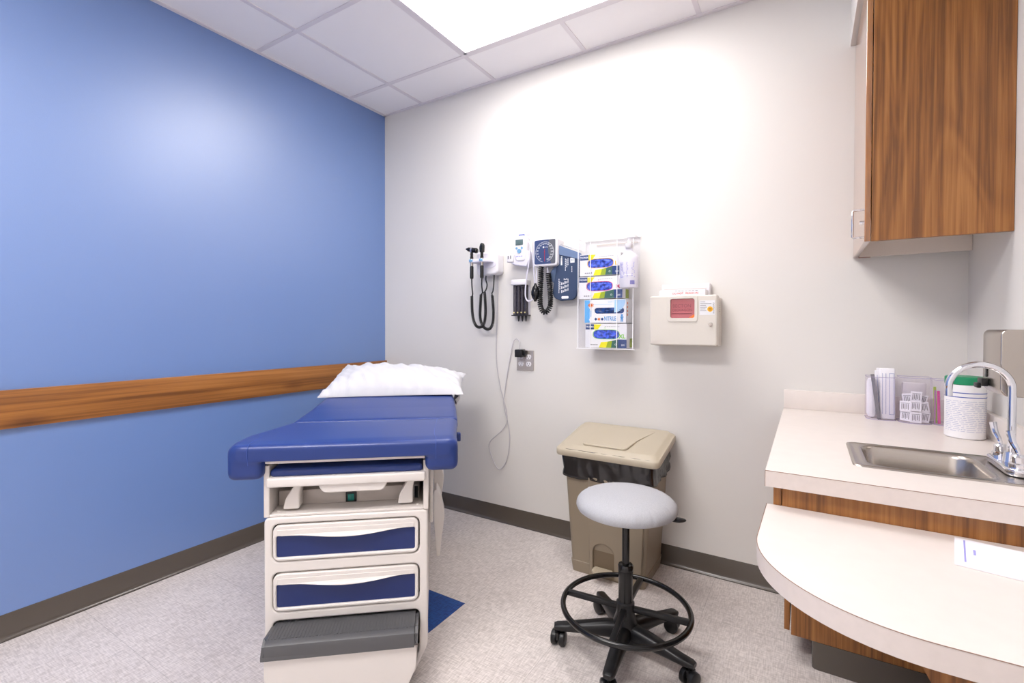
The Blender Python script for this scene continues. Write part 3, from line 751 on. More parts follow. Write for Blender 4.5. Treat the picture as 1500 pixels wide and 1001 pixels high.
o = link('liner', ln, BAG, t, smooth=80); sm_ = o.modifiers.new('s', 'SOLIDIFY'); sm_.thickness = .0015
# lid
ld = B()
def ztop(y): return .632 + (-.352 - y) * -.19
def lidloop(x0, x1, y0, y1, r, dz):
    return [(p[0], p[1], ztop(p[1]) + dz) for p in rrect(x0, x1, y0, y1, r, 6)]
LL = [lidloop(1.590, 2.108, -.362, -.010, .03, -.040), lidloop(1.588, 2.110, -.364, -.010, .03, -.036), lidloop(1.588, 2.110, -.364, -.010, .03, -.014), lidloop(1.592, 2.106, -.360, -.012, .03, -.008),
      lidloop(1.602, 2.094, -.350, -.016, .03, -.006), lidloop(1.612, 2.084, -.338, -.022, .03, .006), lidloop(1.622, 2.074, -.328, -.028, .03, .008)]
R = [[ld.verts.new(p) for p in l] for l in LL]
for a, b in zip(R, R[1:]):
    m = len(a)
    for j in range(m): ld.faces.new((a[j], a[(j + 1) % m], b[(j + 1) % m], b[j]))
ld.faces.new(R[-1]); ld.faces.new(R[0][::-1])
lid = link('lid', ld, TANL, t, smooth=40)
rd = B()
plate(rd, [roundpoly([(1.72, -.325), (1.945, -.325), (1.965, -.20), (2.02, -.05), (1.72, -.05)], .02)], 0, .010, .004)
for v in rd.verts:
    k = .55 if v.co.z < .005 else 1
    v.co.z = ztop(v.co.y) + .008 + v.co.z * max(0.1, min(1, (-.045 - v.co.y) / .25))
sub('raised_panel', rd, TANL, lid, t)

# ------------------------------------------------------------------ stool
SXc, SYc = 2.094, -.772
t = thing('stool', 'round grey-topped rolling stool with black ring footrest', 'stool', (SXc, SYc, 0))
link('seat', lathe(B(), [(0, .536), (.12, .537), (.168, .539), (.182, .546), (.187, .556), (.186, .567), (.180, .578), (.168, .589), (.148, .598), (.12, .6045), (.08, .609), (0, .611)], (SXc, SYc, 0), 180), GREYF, t)
for v in bpy.data.objects['seat'].data.vertices:
    r_ = math.hypot(v.co.x, v.co.y); a = math.atan2(v.co.y, v.co.x)
    if r_ > .15: k = .0022 * (r_ - .15) / .037 * noise.noise(Vector((math.cos(a) * 22, math.sin(a) * 22, v.co.z * 12))); v.co.x += math.cos(a) * k * 1.6; v.co.y += math.sin(a) * k * 1.6; v.co.z += k
link('seat_plate', lathe(B(), [(0, .519), (.07, .519), (.10, .526), (.10, .534), (0, .534)], (SXc, SYc, 0)), BLKS, t)
link('piston', lathe(B(), [(.014, .30), (.014, .522)], (SXc, SYc, 0)), BLKS, t)
link('column', lathe(B(), [(0, .045), (.026, .045), (.027, .10), (.0265, .30), (.0285, .31), (.0285, .33), (.025, .335), (.014, .337)], (SXc, SYc, 0)), BLKS, t)
lv = B(); ca, sa = math.cos(.6), math.sin(.6)
tube(lv, [(SXc + .05, SYc + .01, .524), (SXc + .12, SYc + .03, .524), (SXc + .155, SYc + .045, .523)], .005, 8)
ball(lv, (SXc + .178, SYc + .055, .522), .012, (2.6, 1.4, .7), 10, Matrix.Rotation(.4, 4, 'Z'))
link('height_lever', lv, BLK, t)
link('hub', lathe(B(), [(0, .052), (.046, .052), (.050, .065), (.046, .115), (.034, .150), (.034, .19), (.027, .195)], (SXc, SYc, 0)), BLK, t)
rg = B(); RR = .236
tube(rg, [(SXc + RR * math.cos(2 * PI * i / 48), SYc + RR * math.sin(2 * PI * i / 48), .170) for i in range(48)], .0105, 12, closed=True, k=2)
rgo = link('foot_ring', rg, BLKS, t)
for a in (184.5, 277, 7, 92.5):
    a = math.radians(a); s = B(); mx = Matrix.Translation((SXc, SYc, 0)) @ Matrix.Rotation(a, 4, 'Z')
    box(s, .028, .232, -.011, .011, .158, .178, .004, 2, mx); sub('spoke', s, BLK, rgo, t)
for k in range(5):
    a = math.radians(-84 + 72 * k); mx = Matrix.Translation((SXc, SYc, 0)) @ Matrix.Rotation(a, 4, 'Z')
    b_ = B(); rings_ = []
    for x, w_, z0, z1 in ((.02, .030, .052, .118), (.08, .029, .055, .114), (.15, .025, .060, .102), (.22, .022, .062, .090), (.258, .020, .064, .086), (.270, .014, .068, .082)):
        rings_.append([b_.verts.new((x, p[0], p[1])) for p in rrect(-w_, w_, z0, z1, min(w_, (z1 - z0) / 2) * .8, 4)])
    for q, r_ in zip(rings_, rings_[1:]):
        m = len(q)
        for j in range(m): b_.faces.new((q[j], q[(j + 1) % m], r_[(j + 1) % m], r_[j]))
    b_.faces.new(rings_[0]); b_.faces.new(rings_[-1])
    bmesh.ops.transform(b_, matrix=mx, verts=b_.verts)
    leg = link('leg', b_, BLK, t, smooth=50)
    ang = {0: 20, 1: 75, 2: -60, 3: 15, 4: 75}[k]
    cm_ = mx @ Matrix.Translation((.254, 0, 0)) @ Matrix.Rotation(math.radians(ang), 4, 'Z')
    c_ = B(); cyl(c_, (0, 0, .062), (0, 0, .045), .007); box(c_, -.018, .020, -.007, .007, .028, .056, .004, 2)
    bmesh.ops.transform(c_, matrix=cm_, verts=c_.verts); sub('caster_fork', c_, BLK, leg, t)
    for s in (-1, 1):
        w_ = B(); R_ = Matrix.Translation((-.004, s * .0165, .0285)) @ Matrix.Rotation(PI / 2, 4, 'X')
        lathe(w_, [(0, -.0115), (.021, -.0115), (.0272, -.008), (.0284, 0), (.0272, .008), (.021, .0115), (0, .0115)], n=28)
        bmesh.ops.transform(w_, matrix=cm_ @ R_, verts=w_.verts); sub('caster_wheel', w_, BLK, leg, t)

# ------------------------------------------------------------------ instruments on the back wall
def coil_path(path, R, turns, k=12):
    P = spline(path, 24); n = len(P); out = []
    up = Vector((0, 1, 0))
    seg = [0]
    for i in range(1, n): seg.append(seg[-1] + (P[i] - P[i - 1]).length)
    N = turns * k
    for q in range(N + 1):
        s = seg[-1] * q / N; i = 0
        while i < n - 2 and seg[i + 1] < s: i += 1
        f = (s - seg[i]) / max(1e-9, seg[i + 1] - seg[i]); p = P[i].lerp(P[i + 1], f); tg = (P[i + 1] - P[i]).normalized()
        sd_ = tg.cross(up).normalized(); a = 2 * PI * q / k
        out.append(p + sd_ * R * math.cos(a) + up * R * math.sin(a))
    return out
t = thing('instrument_charger', 'white wall-mounted charger holding the two black-handled scopes', 'charger', (.96, 0, 1.63))
hs = B(); hp = roundpoly([(.890, 1.705), (1.030, 1.700), (1.048, 1.685), (1.050, 1.575), (1.035, 1.560), (.905, 1.556), (.890, 1.575)], .02)
plate(hs, [hp], 0, .075, .012, Matrix.Translation((0, -.0005, 0)) @ XZ, 4); link('housing', hs, WP, t)
hd = B()
plate(hd, [roundpoly([(.862, -.128), (.905, -.142), (1.0, -.142), (1.030, -.07), (.885, -.07)], .02)], 1.632, 1.652, .004); link('cradle', hd, WPL, t)
link('cradle_pan', lathe(B(), [(0, -.003), (.045, -.003), (.05, 0), (.05, .003), (0, .006)], (.985, -.076, 1.625), 30, Matrix.Rotation(PI / 2, 4, 'X'), 1.1, .5), WPL, t)  # shallow oval pan in the same plastic as the cradle
for x in (.880, .957): link('cradle_ring', lathe(B(), [(.011, 1.638), (.017, 1.638), (.018, 1.645), (.017, 1.652), (.011, 1.652)], (x + .013, -.130, 0)), LBLUE, t)
def scope(name, x, label, coil, kind):
    t = thing(name, label, 'medical scope', (x, -.13, 1.46))
    y = -.130
    link('handle', lathe(B(), [(0, 1.532), (.010, 1.534), (.0115, 1.545), (.0115, 1.605), (.0095, 1.612)], (x, y, 0), 20), BLK, t)
    link('collar', lathe(B(), [(.0095, 1.612), (.0095, 1.640), (.010, 1.645), (.010, 1.656), (.009, 1.658)], (x, y, 0), 20), STEEL, t)
    link('neck', lathe(B(), [(.0095, 1.656), (.0105, 1.664), (.0085, 1.676), (.0095, 1.682), (.008, 1.700), (.0, 1.701)], (x, y, 0), 20), BLKS, t)
    h = B()
    if kind:
        cyl(h, (x - .026, y - .004, 1.718), (x + .030, y + .006, 1.707), .0125, .017, 20); cyl(h, (x - .040, y - .006, 1.7205), (x - .026, y - .004, 1.718), .004, .010, 16)
        ball(h, (x + .032, y + .006, 1.707), .016, (.6, 1, 1)); hh = link('head', h, BLKS, t)
        sub('lens_ring', cyl(B(), (x - .006, y - .001, 1.7138), (x + .004, y + .001, 1.712), .0165, .0170, 20), CHROME, hh, t)
    else:
        plate(h, [roundpoly([(x - .010, 1.690), (x - .013, 1.722), (x - .005, 1.745), (x + .007, 1.750), (x + .014, 1.735), (x + .012, 1.692)], .006)], -.013, .013, .004, Matrix.Translation((0, y, 0)) @ XZ)
        cyl(h, (x + .002, y - .013, 1.722), (x + .002, y - .018, 1.722), .008); link('head', h, BLKS, t)
    c = B(); tube(c, coil['in'], .0042, 8); link('straight_cord', c, BLK, t)
    c = B(); tube(c, coil_path(coil['coil'],   .0072, coil['n'], 10), .0030, 6, smooth=False); link('coiled_cord', c, BLK, t)
    c = B(); tube(c, coil['out'], .0042, 8); link('cord_end', c, BLK, t)
scope('otoscope', .893, 'black otoscope with hammer-shaped head at left in the wall charger',
      dict(**{'in': [(.893, -.13, 1.534), (.893, -.128, 1.49), (.892, -.12, 1.45), (.889, -.115, 1.436), (.882, -.112, 1.430)], 'coil': [(.879, -.11, 1.428), (.879, -.105, 1.33), (.886, -.095, 1.266), (.908, -.09, 1.235), (.938, -.085, 1.236), (.955, -.08, 1.262), (.962, -.078, 1.33), (.955, -.076, 1.425), (.950, -.074, 1.452)],
                 'out': [(.950, -.074, 1.452), (.958, -.066, 1.47), (.957, -.055, 1.50), (.945, -.05, 1.53), (.942, -.045, 1.558)], 'n': 66}), 1)
scope('ophthalmoscope', .970, 'slim black ophthalmoscope standing at right in the wall charger',
      dict(**{'in': [(.970, -.13, 1.534), (.968, -.128, 1.49), (.966, -.12, 1.46), (.962, -.112, 1.446), (.952, -.11, 1.437)], 'coil': [(.950, -.11, 1.436), (.938, -.10, 1.36), (.929, -.09, 1.30), (.936, -.08, 1.25), (.960, -.07, 1.222), (.990, -.066, 1.226), (1.008, -.064, 1.262), (1.010, -.062, 1.33), (1.000, -.06, 1.43)],
                 'out': [(1.000, -.06, 1.43), (.994, -.055, 1.445), (.999, -.05, 1.46), (1.003, -.048, 1.50), (1.004, -.045, 1.56)], 'n': 66}), 0)

t = thing('thermometer', 'white electronic thermometer in its wall dock left of the gauge', 'thermometer', (1.20, 0, 1.6))
dk = B(); plate(dk, [roundpoly([(1.135, 1.665), (1.160, 1.690), (1.262, 1.690), (1.268, 1.63), (1.250, 1.592), (1.165, 1.606), (1.130, 1.625)], .012)], 0, .07, .008, XZ, 3); link('dock', dk, WPL, t)
bt = B(); plate(bt, [roundpoly([(1.168, 1.78), (1.246, 1.78), (1.252, 1.68), (1.238, 1.628), (1.182, 1.628), (1.160, 1.68)], .014)], .02, .075, .008, XZ, 3); ho = link('body', bt, WP, t)
sub('screen', box(B(), 1.178, 1.230, -.0775, -.074, 1.724, 1.757, .002), LCD, ho, t)
bt = B(); cyl(bt, (1.204, -.0745, 1.688), (1.204, -.079, 1.688), .013)
for x in (1.186, 1.222): cyl(bt, (x, -.0745, 1.706), (x, -.078, 1.706), .007)
sub('buttons', bt, LBLUE, ho, t)
lt = B()
for k, (a, b) in enumerate(((1.182, 1.196), (1.199, 1.212), (1.215, 1.226))): stamp(lt, a, b, 1.655, 1.660, -.075)
sub('print', lt, PPRINT, ho, t)
pw = B(); box(pw, 1.120, 1.165, -.085, -.03, 1.625, 1.672, .006, 3); link('probe_well', pw, WP, t)
pw = B(); box(pw, 1.130, 1.136, -.087, -.084, 1.645, 1.665); box(pw, 1.147, 1.153, -.087, -.084, 1.645, 1.665); link('well_slots', pw, GPRINT, t)
pb = B(); box(pb, 1.188, 1.234, -.05, -.001, 1.775, 1.815, .008, 3); link('probe_cover_box', pb, WPL, t)
pb = B(); box(pb, 1.186, 1.226, -.052, -.046, 1.786, 1.791); box(pb, 1.220, 1.227, -.052, -.04, 1.762, 1.790, .002, 1); link('blue_clip', pb, BPRINT, t)
wc = B(); tube(wc, [(1.252, -.04, 1.745), (1.268, -.055, 1.72), (1.262, -.06, 1.62), (1.245, -.06, 1.52), (1.238, -.06, 1.43), (1.252, -.06, 1.392), (1.280, -.06, 1.392), (1.300, -.06, 1.43), (1.298, -.055, 1.52), (1.282, -.05, 1.65), (1.262, -.04, 1.75), (1.245, -.03, 1.775)], .0042, 10)
link('probe_cord', wc, WPL, t)

t = thing('speculum_dispenser', 'wall dispenser with four smoky tubes of black ear specula', 'dispenser', (1.185, 0, 1.3))
link('cap', box(B(), 1.133, 1.243, -.058, -.001, 1.488, 1.522, .006, 3), WP, t)
link('back_plate', box(B(), 1.137, 1.240, -.012, -.001, 1.305, 1.49, .001, 1), WPL, t)
link('bottom_rack', box(B(), 1.133, 1.243, -.05, -.001, 1.302, 1.308, .001, 1), BLK, t)
for k, x in enumerate((1.150, 1.176, 1.202, 1.227)):
    tb = link('tube', cyl(B(), (x, -.032, 1.308), (x, -.032, 1.489), .0118, n=20), SPECT, t)
    if k: 
        sub('specula', cyl(B(), (x, -.032, 1.31), (x, -.032, 1.47 if k != 1 else 1.458), .0085, n=16), BLK, tb, t)
        sub('specula_tip', cyl(B(), (x, -.032, 1.303), (x, -.032, 1.268), .0085, .003, 16), BLK, tb, t)
    sub('stopper', ball(B(), (x, -.046, 1.322), .005), mat('cream_stopper', (225, 210, 150), .4), tb, t)

t = thing('blood_pressure_gauge', 'square navy-faced dial gauge with black coiled tube on back wall', 'blood pressure gauge', (1.38, 0, 1.6))
hs = B(); plate(hs, [rrect(1.306, 1.463, 1.585, 1.748, .016)], .0, .09, .008, XZ, 3); G = link('housing', hs, WP, t)
fc = B(); plate(fc, [rrect(1.317, 1.452, 1.598, 1.737, .010)], .0905, .0912, 0, XZ); sub('dial_face', fc, GDIAL, G, t)
fc = B(); plate(fc, [roundpoly([(1.410, 1.7368), (1.4515, 1.7368), (1.4515, 1.599), (1.425, 1.599), (1.405, 1.67)], .004)], .0912, .0915, 0, XZ); sub('dial_grey_area', fc, GDIAL2, G, t)  # grey area on the right of the dial face
dl = B(); gc = (1.384, 1.667)
def arcbar(bm, c, r, w_, a0, a1, y, n=60):
    o = [bm.verts.new((c[0] + (r + w_) * math.cos(a0 + (a1 - a0) * i / n), y, c[1] + (r + w_) * math.sin(a0 + (a1 - a0) * i / n))) for i in range(n + 1)]
    q = [bm.verts.new((c[0] + r * math.cos(a0 + (a1 - a0) * i / n), y, c[1] + r * math.sin(a0 + (a1 - a0) * i / n))) for i in range(n + 1)]
    for i in range(n): bm.faces.new((o[i], o[i + 1], q[i + 1], q[i]))
arcbar(dl, gc, .0575, .0014, math.radians(-75), math.radians(255), -.0922)
for k in range(15):
    v = 20 + 20 * k; a = math.radians(-105 - (330 * (v - 0) / 310)); a = math.radians(255) - math.radians(330) * v / 310
    text(dl, str(v), .0115, wallmx(gc[0] + .047 * math.cos(a), gc[1] + .047 * math.sin(a), -.0922), .0001)
for k in range(63):
    a = math.radians(255 - 330 * k / 62); r0 = .0535 if k % 2 else .0545
    x, z = gc[0] + r0 * math.cos(a), gc[1] + r0 * math.sin(a); 
    box(dl, -.0003, .0003, -.0002, 0, 0, .0035, mx=Matrix.Translation((x, -.0921, z)) @ Matrix.Rotation(PI / 2 - a, 4, 'Y'))
stamp(dl, 1.372, 1.381, 1.690, 1.699, -.0916); text(dl, 'mmHg', .007, wallmx(1.395, 1.6945, -.0922), .0001)
sub('dial_numbers', dl, WPRINT, G, t, smooth=0)
nd = B(); box(nd, 1.3832, 1.3848, -.094, -.0925, 1.612, 1.682); cyl(nd, (1.384, -.0925, 1.6665), (1.384, -.0945, 1.6665), .003, n=12)
sub('needle', nd, RED, G, t)
cl = B(); tube(cl, coil_path([(1.352, -.075, 1.592), (1.354, -.08, 1.52), (1.352, -.085, 1.42), (1.356, -.085, 1.35), (1.384, -.085, 1.318), (1.416, -.085, 1.352), (1.418, -.085, 1.42), (1.408, -.08, 1.49), (1.398, -.07, 1.545)],   .0120, 46, 12), .0044, 6, smooth=False)
link('coiled_tube', cl, BLK, t)
tb = B(); tube(tb, [(1.322, -.07, 1.59), (1.324, -.08, 1.54), (1.328, -.09, 1.485)], .0028, 8); tube(tb, [(1.385, -.06, 1.59), (1.388, -.06, 1.56), (1.394, -.066, 1.53)], .004, 8)
link('air_tube', tb, WPL, t)
bl = B(); lathe(bl, [(0, 1.490), (.006, 1.488), (.008, 1.478), (.018, 1.463), (.0245, 1.44), (.0245, 1.425), (.018, 1.403), (.009, 1.391), (.008, 1.383), (0, 1.382)], (1.327, -.098, 0), 28)
link('squeeze_bulb', bl, BLKS, t, smooth=60)

t = thing('blood_pressure_cuff', 'slate blue arm cuff with white print hanging beside the dial gauge', 'blood pressure cuff', (1.50, -.05, 1.55))
co = [(1.462, 1.700), (1.597, 1.645), (1.585, 1.50), (1.568, 1.405), (1.545, 1.388), (1.470, 1.384), (1.432, 1.402), (1.418, 1.43), (1.430, 1.50), (1.448, 1.60)]
cf = B(); plate(cf, [roundpoly(co, .014)], .045, .062, .005, XZ, 3)
CF = link('cuff_panel', cf, CUFF, t)
ln_ = B(); plate(ln_, [roundpoly([(1.462, 1.702), (1.599, 1.646), (1.594, 1.612), (1.455, 1.650)], .006)], .060, .066, .002, XZ, 2); link('top_fold', ln_, CUFFL, t)
ln_ = B(); plate(ln_, [roundpoly([(1.425, 1.600), (1.445, 1.585), (1.438, 1.49), (1.42, 1.488), (1.392, 1.512), (1.388, 1.545), (1.412, 1.575)], .010)], .020, .045, .006, XZ, 2); link('rolled_end', ln_, CUFFL, t)
wpz = B(); cy_ = -.0665; Rr = math.radians(-96)
for k in range(4): stamp(wpz, 1.474, 1.482, 1.634 - k * .007, 1.639 - k * .007, cy_)
stamp(wpz, 1.472, 1.482, 1.588, 1.628, cy_); stamp(wpz, 1.532, 1.558, 1.598, 1.626, cy_)
for k, (x, z0, z1) in enumerate(((1.500, 1.555, 1.628), (1.508, 1.575, 1.626), (1.516, 1.585, 1.626), (1.540, 1.545, 1.585), (1.460, 1.43, 1.515), (1.466, 1.45, 1.50))): [stamp(wpz, x, x + .0034, z0 + q * .012, min(z1, z0 + q * .012 + .009), cy_) for q in range(int((z1 - z0) / .012 + .6))]
for k in range(7):
    for q in range(3): stamp(wpz, 1.476 + k * .0068, 1.4792 + k * .0068, 1.430 + k * .002 + q * .022, 1.446 + k * .002 + q * .022 - (k % 3) * .003, cy_)
for k in range(4): stamp(wpz, 1.492 + k * .008, 1.4965 + k * .008, 1.504, 1.511 - (k % 2) * .003, cy_)
plate(wpz, [rrect(1.478, 1.522, 1.397, 1.411, .005)], .0665, .067, 0, XZ)
for v in wpz.verts: v.co.y += .0042
sub('print', wpz, WPRINT, CF, t, smooth=0)
hh_ = B(); text(hh_, 'H', .018, wallmx(1.545, 1.612, -.0665), .0002); 
for v in hh_.verts: v.co.y += .0034
sub('cuff_letter', hh_, CUFF, CF, t, smooth=0)
bk = B(); tube(bk, [(1.455, -.001, 1.705), (1.455, -.04, 1.712), (1.50, -.05, 1.695), (1.56, -.045, 1.672), (1.575, -.001, 1.668)], .002, 6); link('hanging_hook', bk, CHROME, t)

# ------------------------------------------------------------------ glove rack, glove boxes, sanitizer
t = thing('glove_box_rack', 'clear acrylic wall rack holding a stack of four glove boxes', 'rack', (1.76, 0, 1.12))
x0, x1, z0, z1 = 1.604, 1.912, 1.122, 1.712; yf = -.116
link('back_panel', box(B(), x0, x1, -.004, -.001, z0, z1 + .01), ACR, t)
for x in (x0, x1 - .003): link('side_panel', box(B(), x, x + .003, yf, -.004, z0, z1), ACR, t)
link('floor_panel', box(B(), x0, x1, yf, -.004, z0 - .003, z0), ACR, t)
link('front_flange', box(B(), x0, 1.678, yf - .003, yf, z0, z1 - .02), ACR, t)
link('front_flange', box(B(), 1.824, x1, yf - .003, yf, z0, z1 - .02), ACR, t)
e = B()
for x in (x0, 1.676, 1.824, x1 - .002): box(e, x - .0012, x + .0022, yf - .0036, yf - .0005, z0, z1 - .02)
box(e, x0 - .008, x1 + .008, yf - .003, yf + .001, z0 - .004, z0 - .0005); box(e, x0 - .004, x1 + .004, -.008, -.003, z1 + .006, z1 + .009)
for x in (x0, x1 - .003): box(e, x, x + .003, yf, -.004, z1, z1 + .002)
link('edge_highlights', e, ACRE, t)  # white strips paint the edge-lit look of the rack
link('back_slot', box(B(), 1.665, 1.90, -.0055, -.004, 1.688, 1.694), TABD, t)
def glove_box(x0, x1, z0, z1, label, ring, size, kind=0):
    t = thing('glove_box', label, 'glove box', ((x0 + x1) / 2, -.06, z0), group='glove boxes stacked in the clear wall rack')
    y = -.112; h = z1 - z0; w_ = x1 - x0
    if kind == 0:
        ov = [(x0 + .052 * 1 + (.172 - .052) * .5 + .072 * math.cos(a) * (abs(math.cos(a)) ** -.35 if abs(math.cos(a)) > .05 else 1), z0 + h * .56 + .0205 * math.sin(a) * (1 if True else 1)) for a in [2 * PI * i / 40 for i in range(40)]]
        cx = x0 + .118; cz = z0 + h * .56
        ov = [(cx + .072 * math.copysign(abs(math.cos(a)) ** .45, math.cos(a)), cz + .0235 * math.copysign(abs(math.sin(a)) ** .8, math.sin(a))) for a in [2 * PI * i / 48 for i in range(48)]]
    else:
        cx = x0 + .140; cz = z0 + h * .52
        ov = rrect(cx - .082, cx + .082, cz - .016, cz + .016, .0155, 8)
    big = [(cx + (p[0] - cx) * 1.035, cz + (p[1] - cz) * 1.09) for p in ov]
    bm = B(); plate(bm, [[(x0, z0), (x1, z0), (x1, z1), (x0, z1)], ov], -.004, 0, 0, Matrix.Translation((0, y, 0)) @ XZ)
    box(bm, x0, x1, y + .004 + .006, -.008, z0, z1); box(bm, x0, x0 + .0015, y + .004, y + .01, z0, z1); box(bm, x1 - .0015, x1, y + .004, y + .01, z0, z1); box(bm, x0, x1, y + .004, y + .01, z1 - .0015, z1); box(bm, x0, x1, y + .004, y + .01, z0, z0 + .0015)
    c = link('carton', bm, CARD, t, smooth=0)
    g = B(); n = 30; gr = []
    for j in range(13):
        row = []
        for i in range(n + 1):
            x = cx - .080 + .16 * i / n; z = cz - .026 + .052 * j / 12
            row.append(g.verts.new((x, y + .002 + .006 * noise.noise(Vector((x * 35, z * 90, z0 * 30))) + .003 * noise.noise(Vector((x * 120, z * 120, 2))), z)))
        gr.append(row)
    for j in range(12):
        for i in range(n): g.faces.new((gr[j][i], gr[j][i + 1], gr[j + 1][i + 1], gr[j + 1][i]))
    for v in g.verts:
        inside = ((abs(v.co.x - cx) / (.072 if kind == 0 else .082)) ** 4 + (abs(v.co.z - cz) / (.0225 if kind == 0 else .0155)) ** 2.4) < .82
        v.co.y = max(v.co.y, y - .003) if inside else max(v.co.y, y + .0045)
    # keep the gloves inside the opening
    link('gloves', g, GLOVE if kind == 0 else GLOVED, t, smooth=80)
    def pr(nm, m, fn):
        b_ = B(); fn(b_); sub(nm, b_, m, c, t, smooth=0)
    if kind == 0:
        pr('opening_rim', ring, lambda b_: plate(b_, [big, ov], .0002, .0008, 0, Matrix.Translation((0, y, 0)) @ XZ))
        pr('navy_badge', NAVYP, lambda b_: stamp(b_, x0 + .002, x0 + .050, z1 - .030, z1 - .003, y)); pr('navy_corner', NAVYP, lambda b_: stamp(b_, x1 - .046, x1, z0 + .001, z0 + .046, y))
        pr('badge_text', WPRINT, lambda b_: (text(b_, 'TRONEX', .0115, wallmx(x0 + .026, z1 - .0165, y - .0008), .0001, bold=.0003), text(b_, '200', .013, wallmx(x1 - .020, z0 + .016, y - .0008), .0001), text(b_, 'O', .013, wallmx(x1 - .060, z0 + .018, y - .0010), .0001)))
        pr('yellow_patch', YEL, lambda b_: plate(b_, [[(x0 + .050, z1 - .003), (x0 + .092, z1 - .003), (x0 + .072, z1 - .030), (x0 + .050, z1 - .030)]], 0, .0005, 0, Matrix.Translation((0, y, 0)) @ XZ))
        sw = [(x0 + .080, z0 + .001), (x0 + .125, z0 + .001), (x0 + .150, z0 + .030), (x0 + .150, z0 + .0385), (x0 + .105, z0 + .032)]
        pr('yellow_swoosh', YEL, lambda b_: plate(b_, [[(x0 + .078, z0 + .001), (x0 + .118, z0 + .001), (x0 + .128, z0 + .034), (x0 + .090, z0 + .030)]], 0, .0005, 0, Matrix.Translation((0, y, 0)) @ XZ))
        pr('green_swoosh', GRNG, lambda b_: plate(b_, [[(x0 + .118, z0 + .001), (x0 + .146, z0 + .001), (x0 + .152, z0 + .038), (x0 + .128, z0 + .034)]], 0, .0005, 0, Matrix.Translation((0, y, 0)) @ XZ))
        pr('teal_swoosh', TEALG, lambda b_: plate(b_, [[(x0 + .146, z0 + .001), (x1 - .046, z0 + .001), (x1 - .046, z0 + .046), (x0 + .152, z0 + .038)]], 0, .0005, 0, Matrix.Translation((0, y, 0)) @ XZ))
        pr('size_text', ring, lambda b_: (text(b_, size, .029, wallmx(x1 - .024, z0 + .061, y - .0004), .0001, bold=.0009), text(b_, size, .008, wallmx(cx - .005, z1 - .022, y - .0004), .0001)))
        pr('small_print', GPRINT, lambda b_: [stamp(b_, x0 + .030 + k * .011, x0 + .038 + k * .011, z0 + .013, z0 + .018, y) for k in range(4)] + [stamp(b_, x0 + .110 + k * .012, x0 + .119 + k * .012, z1 - .016, z1 - .0145, y) for k in range(7)])
        sd = B(); box(sd, x1, x1 + .0005, -.06, -.01, z0 + .002, z0 + .05); sub('side_swoosh', sd, GRNG, c, t)
    else:
        pr('blue_band', SKY, lambda b_: plate(b_, [[(x0 + .002, z0 + .001), (x0 + .038, z0 + .001), (x0 + .026, z0 + .018), (x0 + .040, z0 + .034), (x0 + .040, z0 + .065), (x0 + .024, z0 + .085), (x0 + .038, z1 - .003), (x0 + .002, z1 - .003)]], 0, .0005, 0, Matrix.Translation((0, y, 0)) @ XZ))
        def dia(b_, c0, c1, r): box(b_, -r, r, -.0006, 0, -r, r, mx=Matrix.Translation((c0, y, c1)) @ Matrix.Rotation(PI / 4, 4, 'Y'))
        pr('orange_marks', ORG, lambda b_: (dia(b_, x0 + .034, z1 - .030, .010), dia(b_, x0 + .084, z0 + .020, .006), text(b_, '*', .05, wallmx(x0 + .045, z1 - .04, y - .0009), .0001)))
        pr('navy_marks', NAVYP, lambda b_: (dia(b_, x0 + .066, z0 + .020, .006), dia(b_, x0 + .102, z0 + .020, .006)))
        pr('glove_word', mat('cerulean_print', (62, 142, 205), .5), lambda b_: text(b_, 'NITRILE', .031, wallmx(x0 + .112, z0 + .022, y - .0004), .0001, 'LEFT', .62, bold=.0007))
        pr('pale_panel', SKYL, lambda b_: plate(b_, [[(x0 + .170, z1 - .004), (x1 - .003, z1 - .004)] + [(x1 - .003 - .060 * (1 - math.cos(PI / 2 * i / 8)), z1 - .004 - .066 * math.sin(PI / 2 * i / 8)) for i in range(1, 9)] + [(x0 + .168, z1 - .07)]], 0, .0003, 0, Matrix.Translation((0, y, 0)) @ XZ))
        def fig(b_):
            X, Z = x1 - .022, z0 + .022
            cyl(b_, (X, y - .0003, Z + .018), (X, y - .0009, Z + .018), .006); box(b_, X - .006, X + .006, y - .0009, y - .0003, Z - .004, Z + .012); box(b_, X - .010, X + .010, y - .0009, y - .0003, Z + .006, Z + .010); box(b_, X - .006, X - .001, y - .0009, y - .0003, Z - .016, Z - .004); box(b_, X + .001, X + .006, y - .0009, y - .0003, Z - .016, Z - .004)
        pr('figure_mark', mat('mid_blue_print', (70, 150, 215), .5), fig)
        pr('small_print', SKYL, lambda b_: (text(b_, 'SOFT', .014, wallmx(x0 + .150, z1 - .014, y - .0006), .0001), stamp(b_, x0 + .052, x0 + .155, z1 - .028, z1 - .0265, y)))
        sd = B()
        for k in range(4): box(sd, x1, x1 + .0005, -.095, -.080, z1 - .028 - k * .020, z1 - .016 - k * .020)
        sub('side_marks', sd, ORG, c, t)
glove_box(1.612, 1.842, 1.512, 1.628, 'top glove box with yellow-rimmed opening in the clear rack', AMB, 'L')
glove_box(1.607, 1.852, 1.388, 1.507, 'second glove box from the top, magenta M and rim', MAG, 'M')
glove_box(1.640, 1.872, 1.258, 1.383, 'white glove box with a sky blue band, third from the top', SKY, '', 1)
glove_box(1.646, 1.876, 1.125, 1.253, 'bottom glove box with lime XL and green rim', LIME, 'XL')

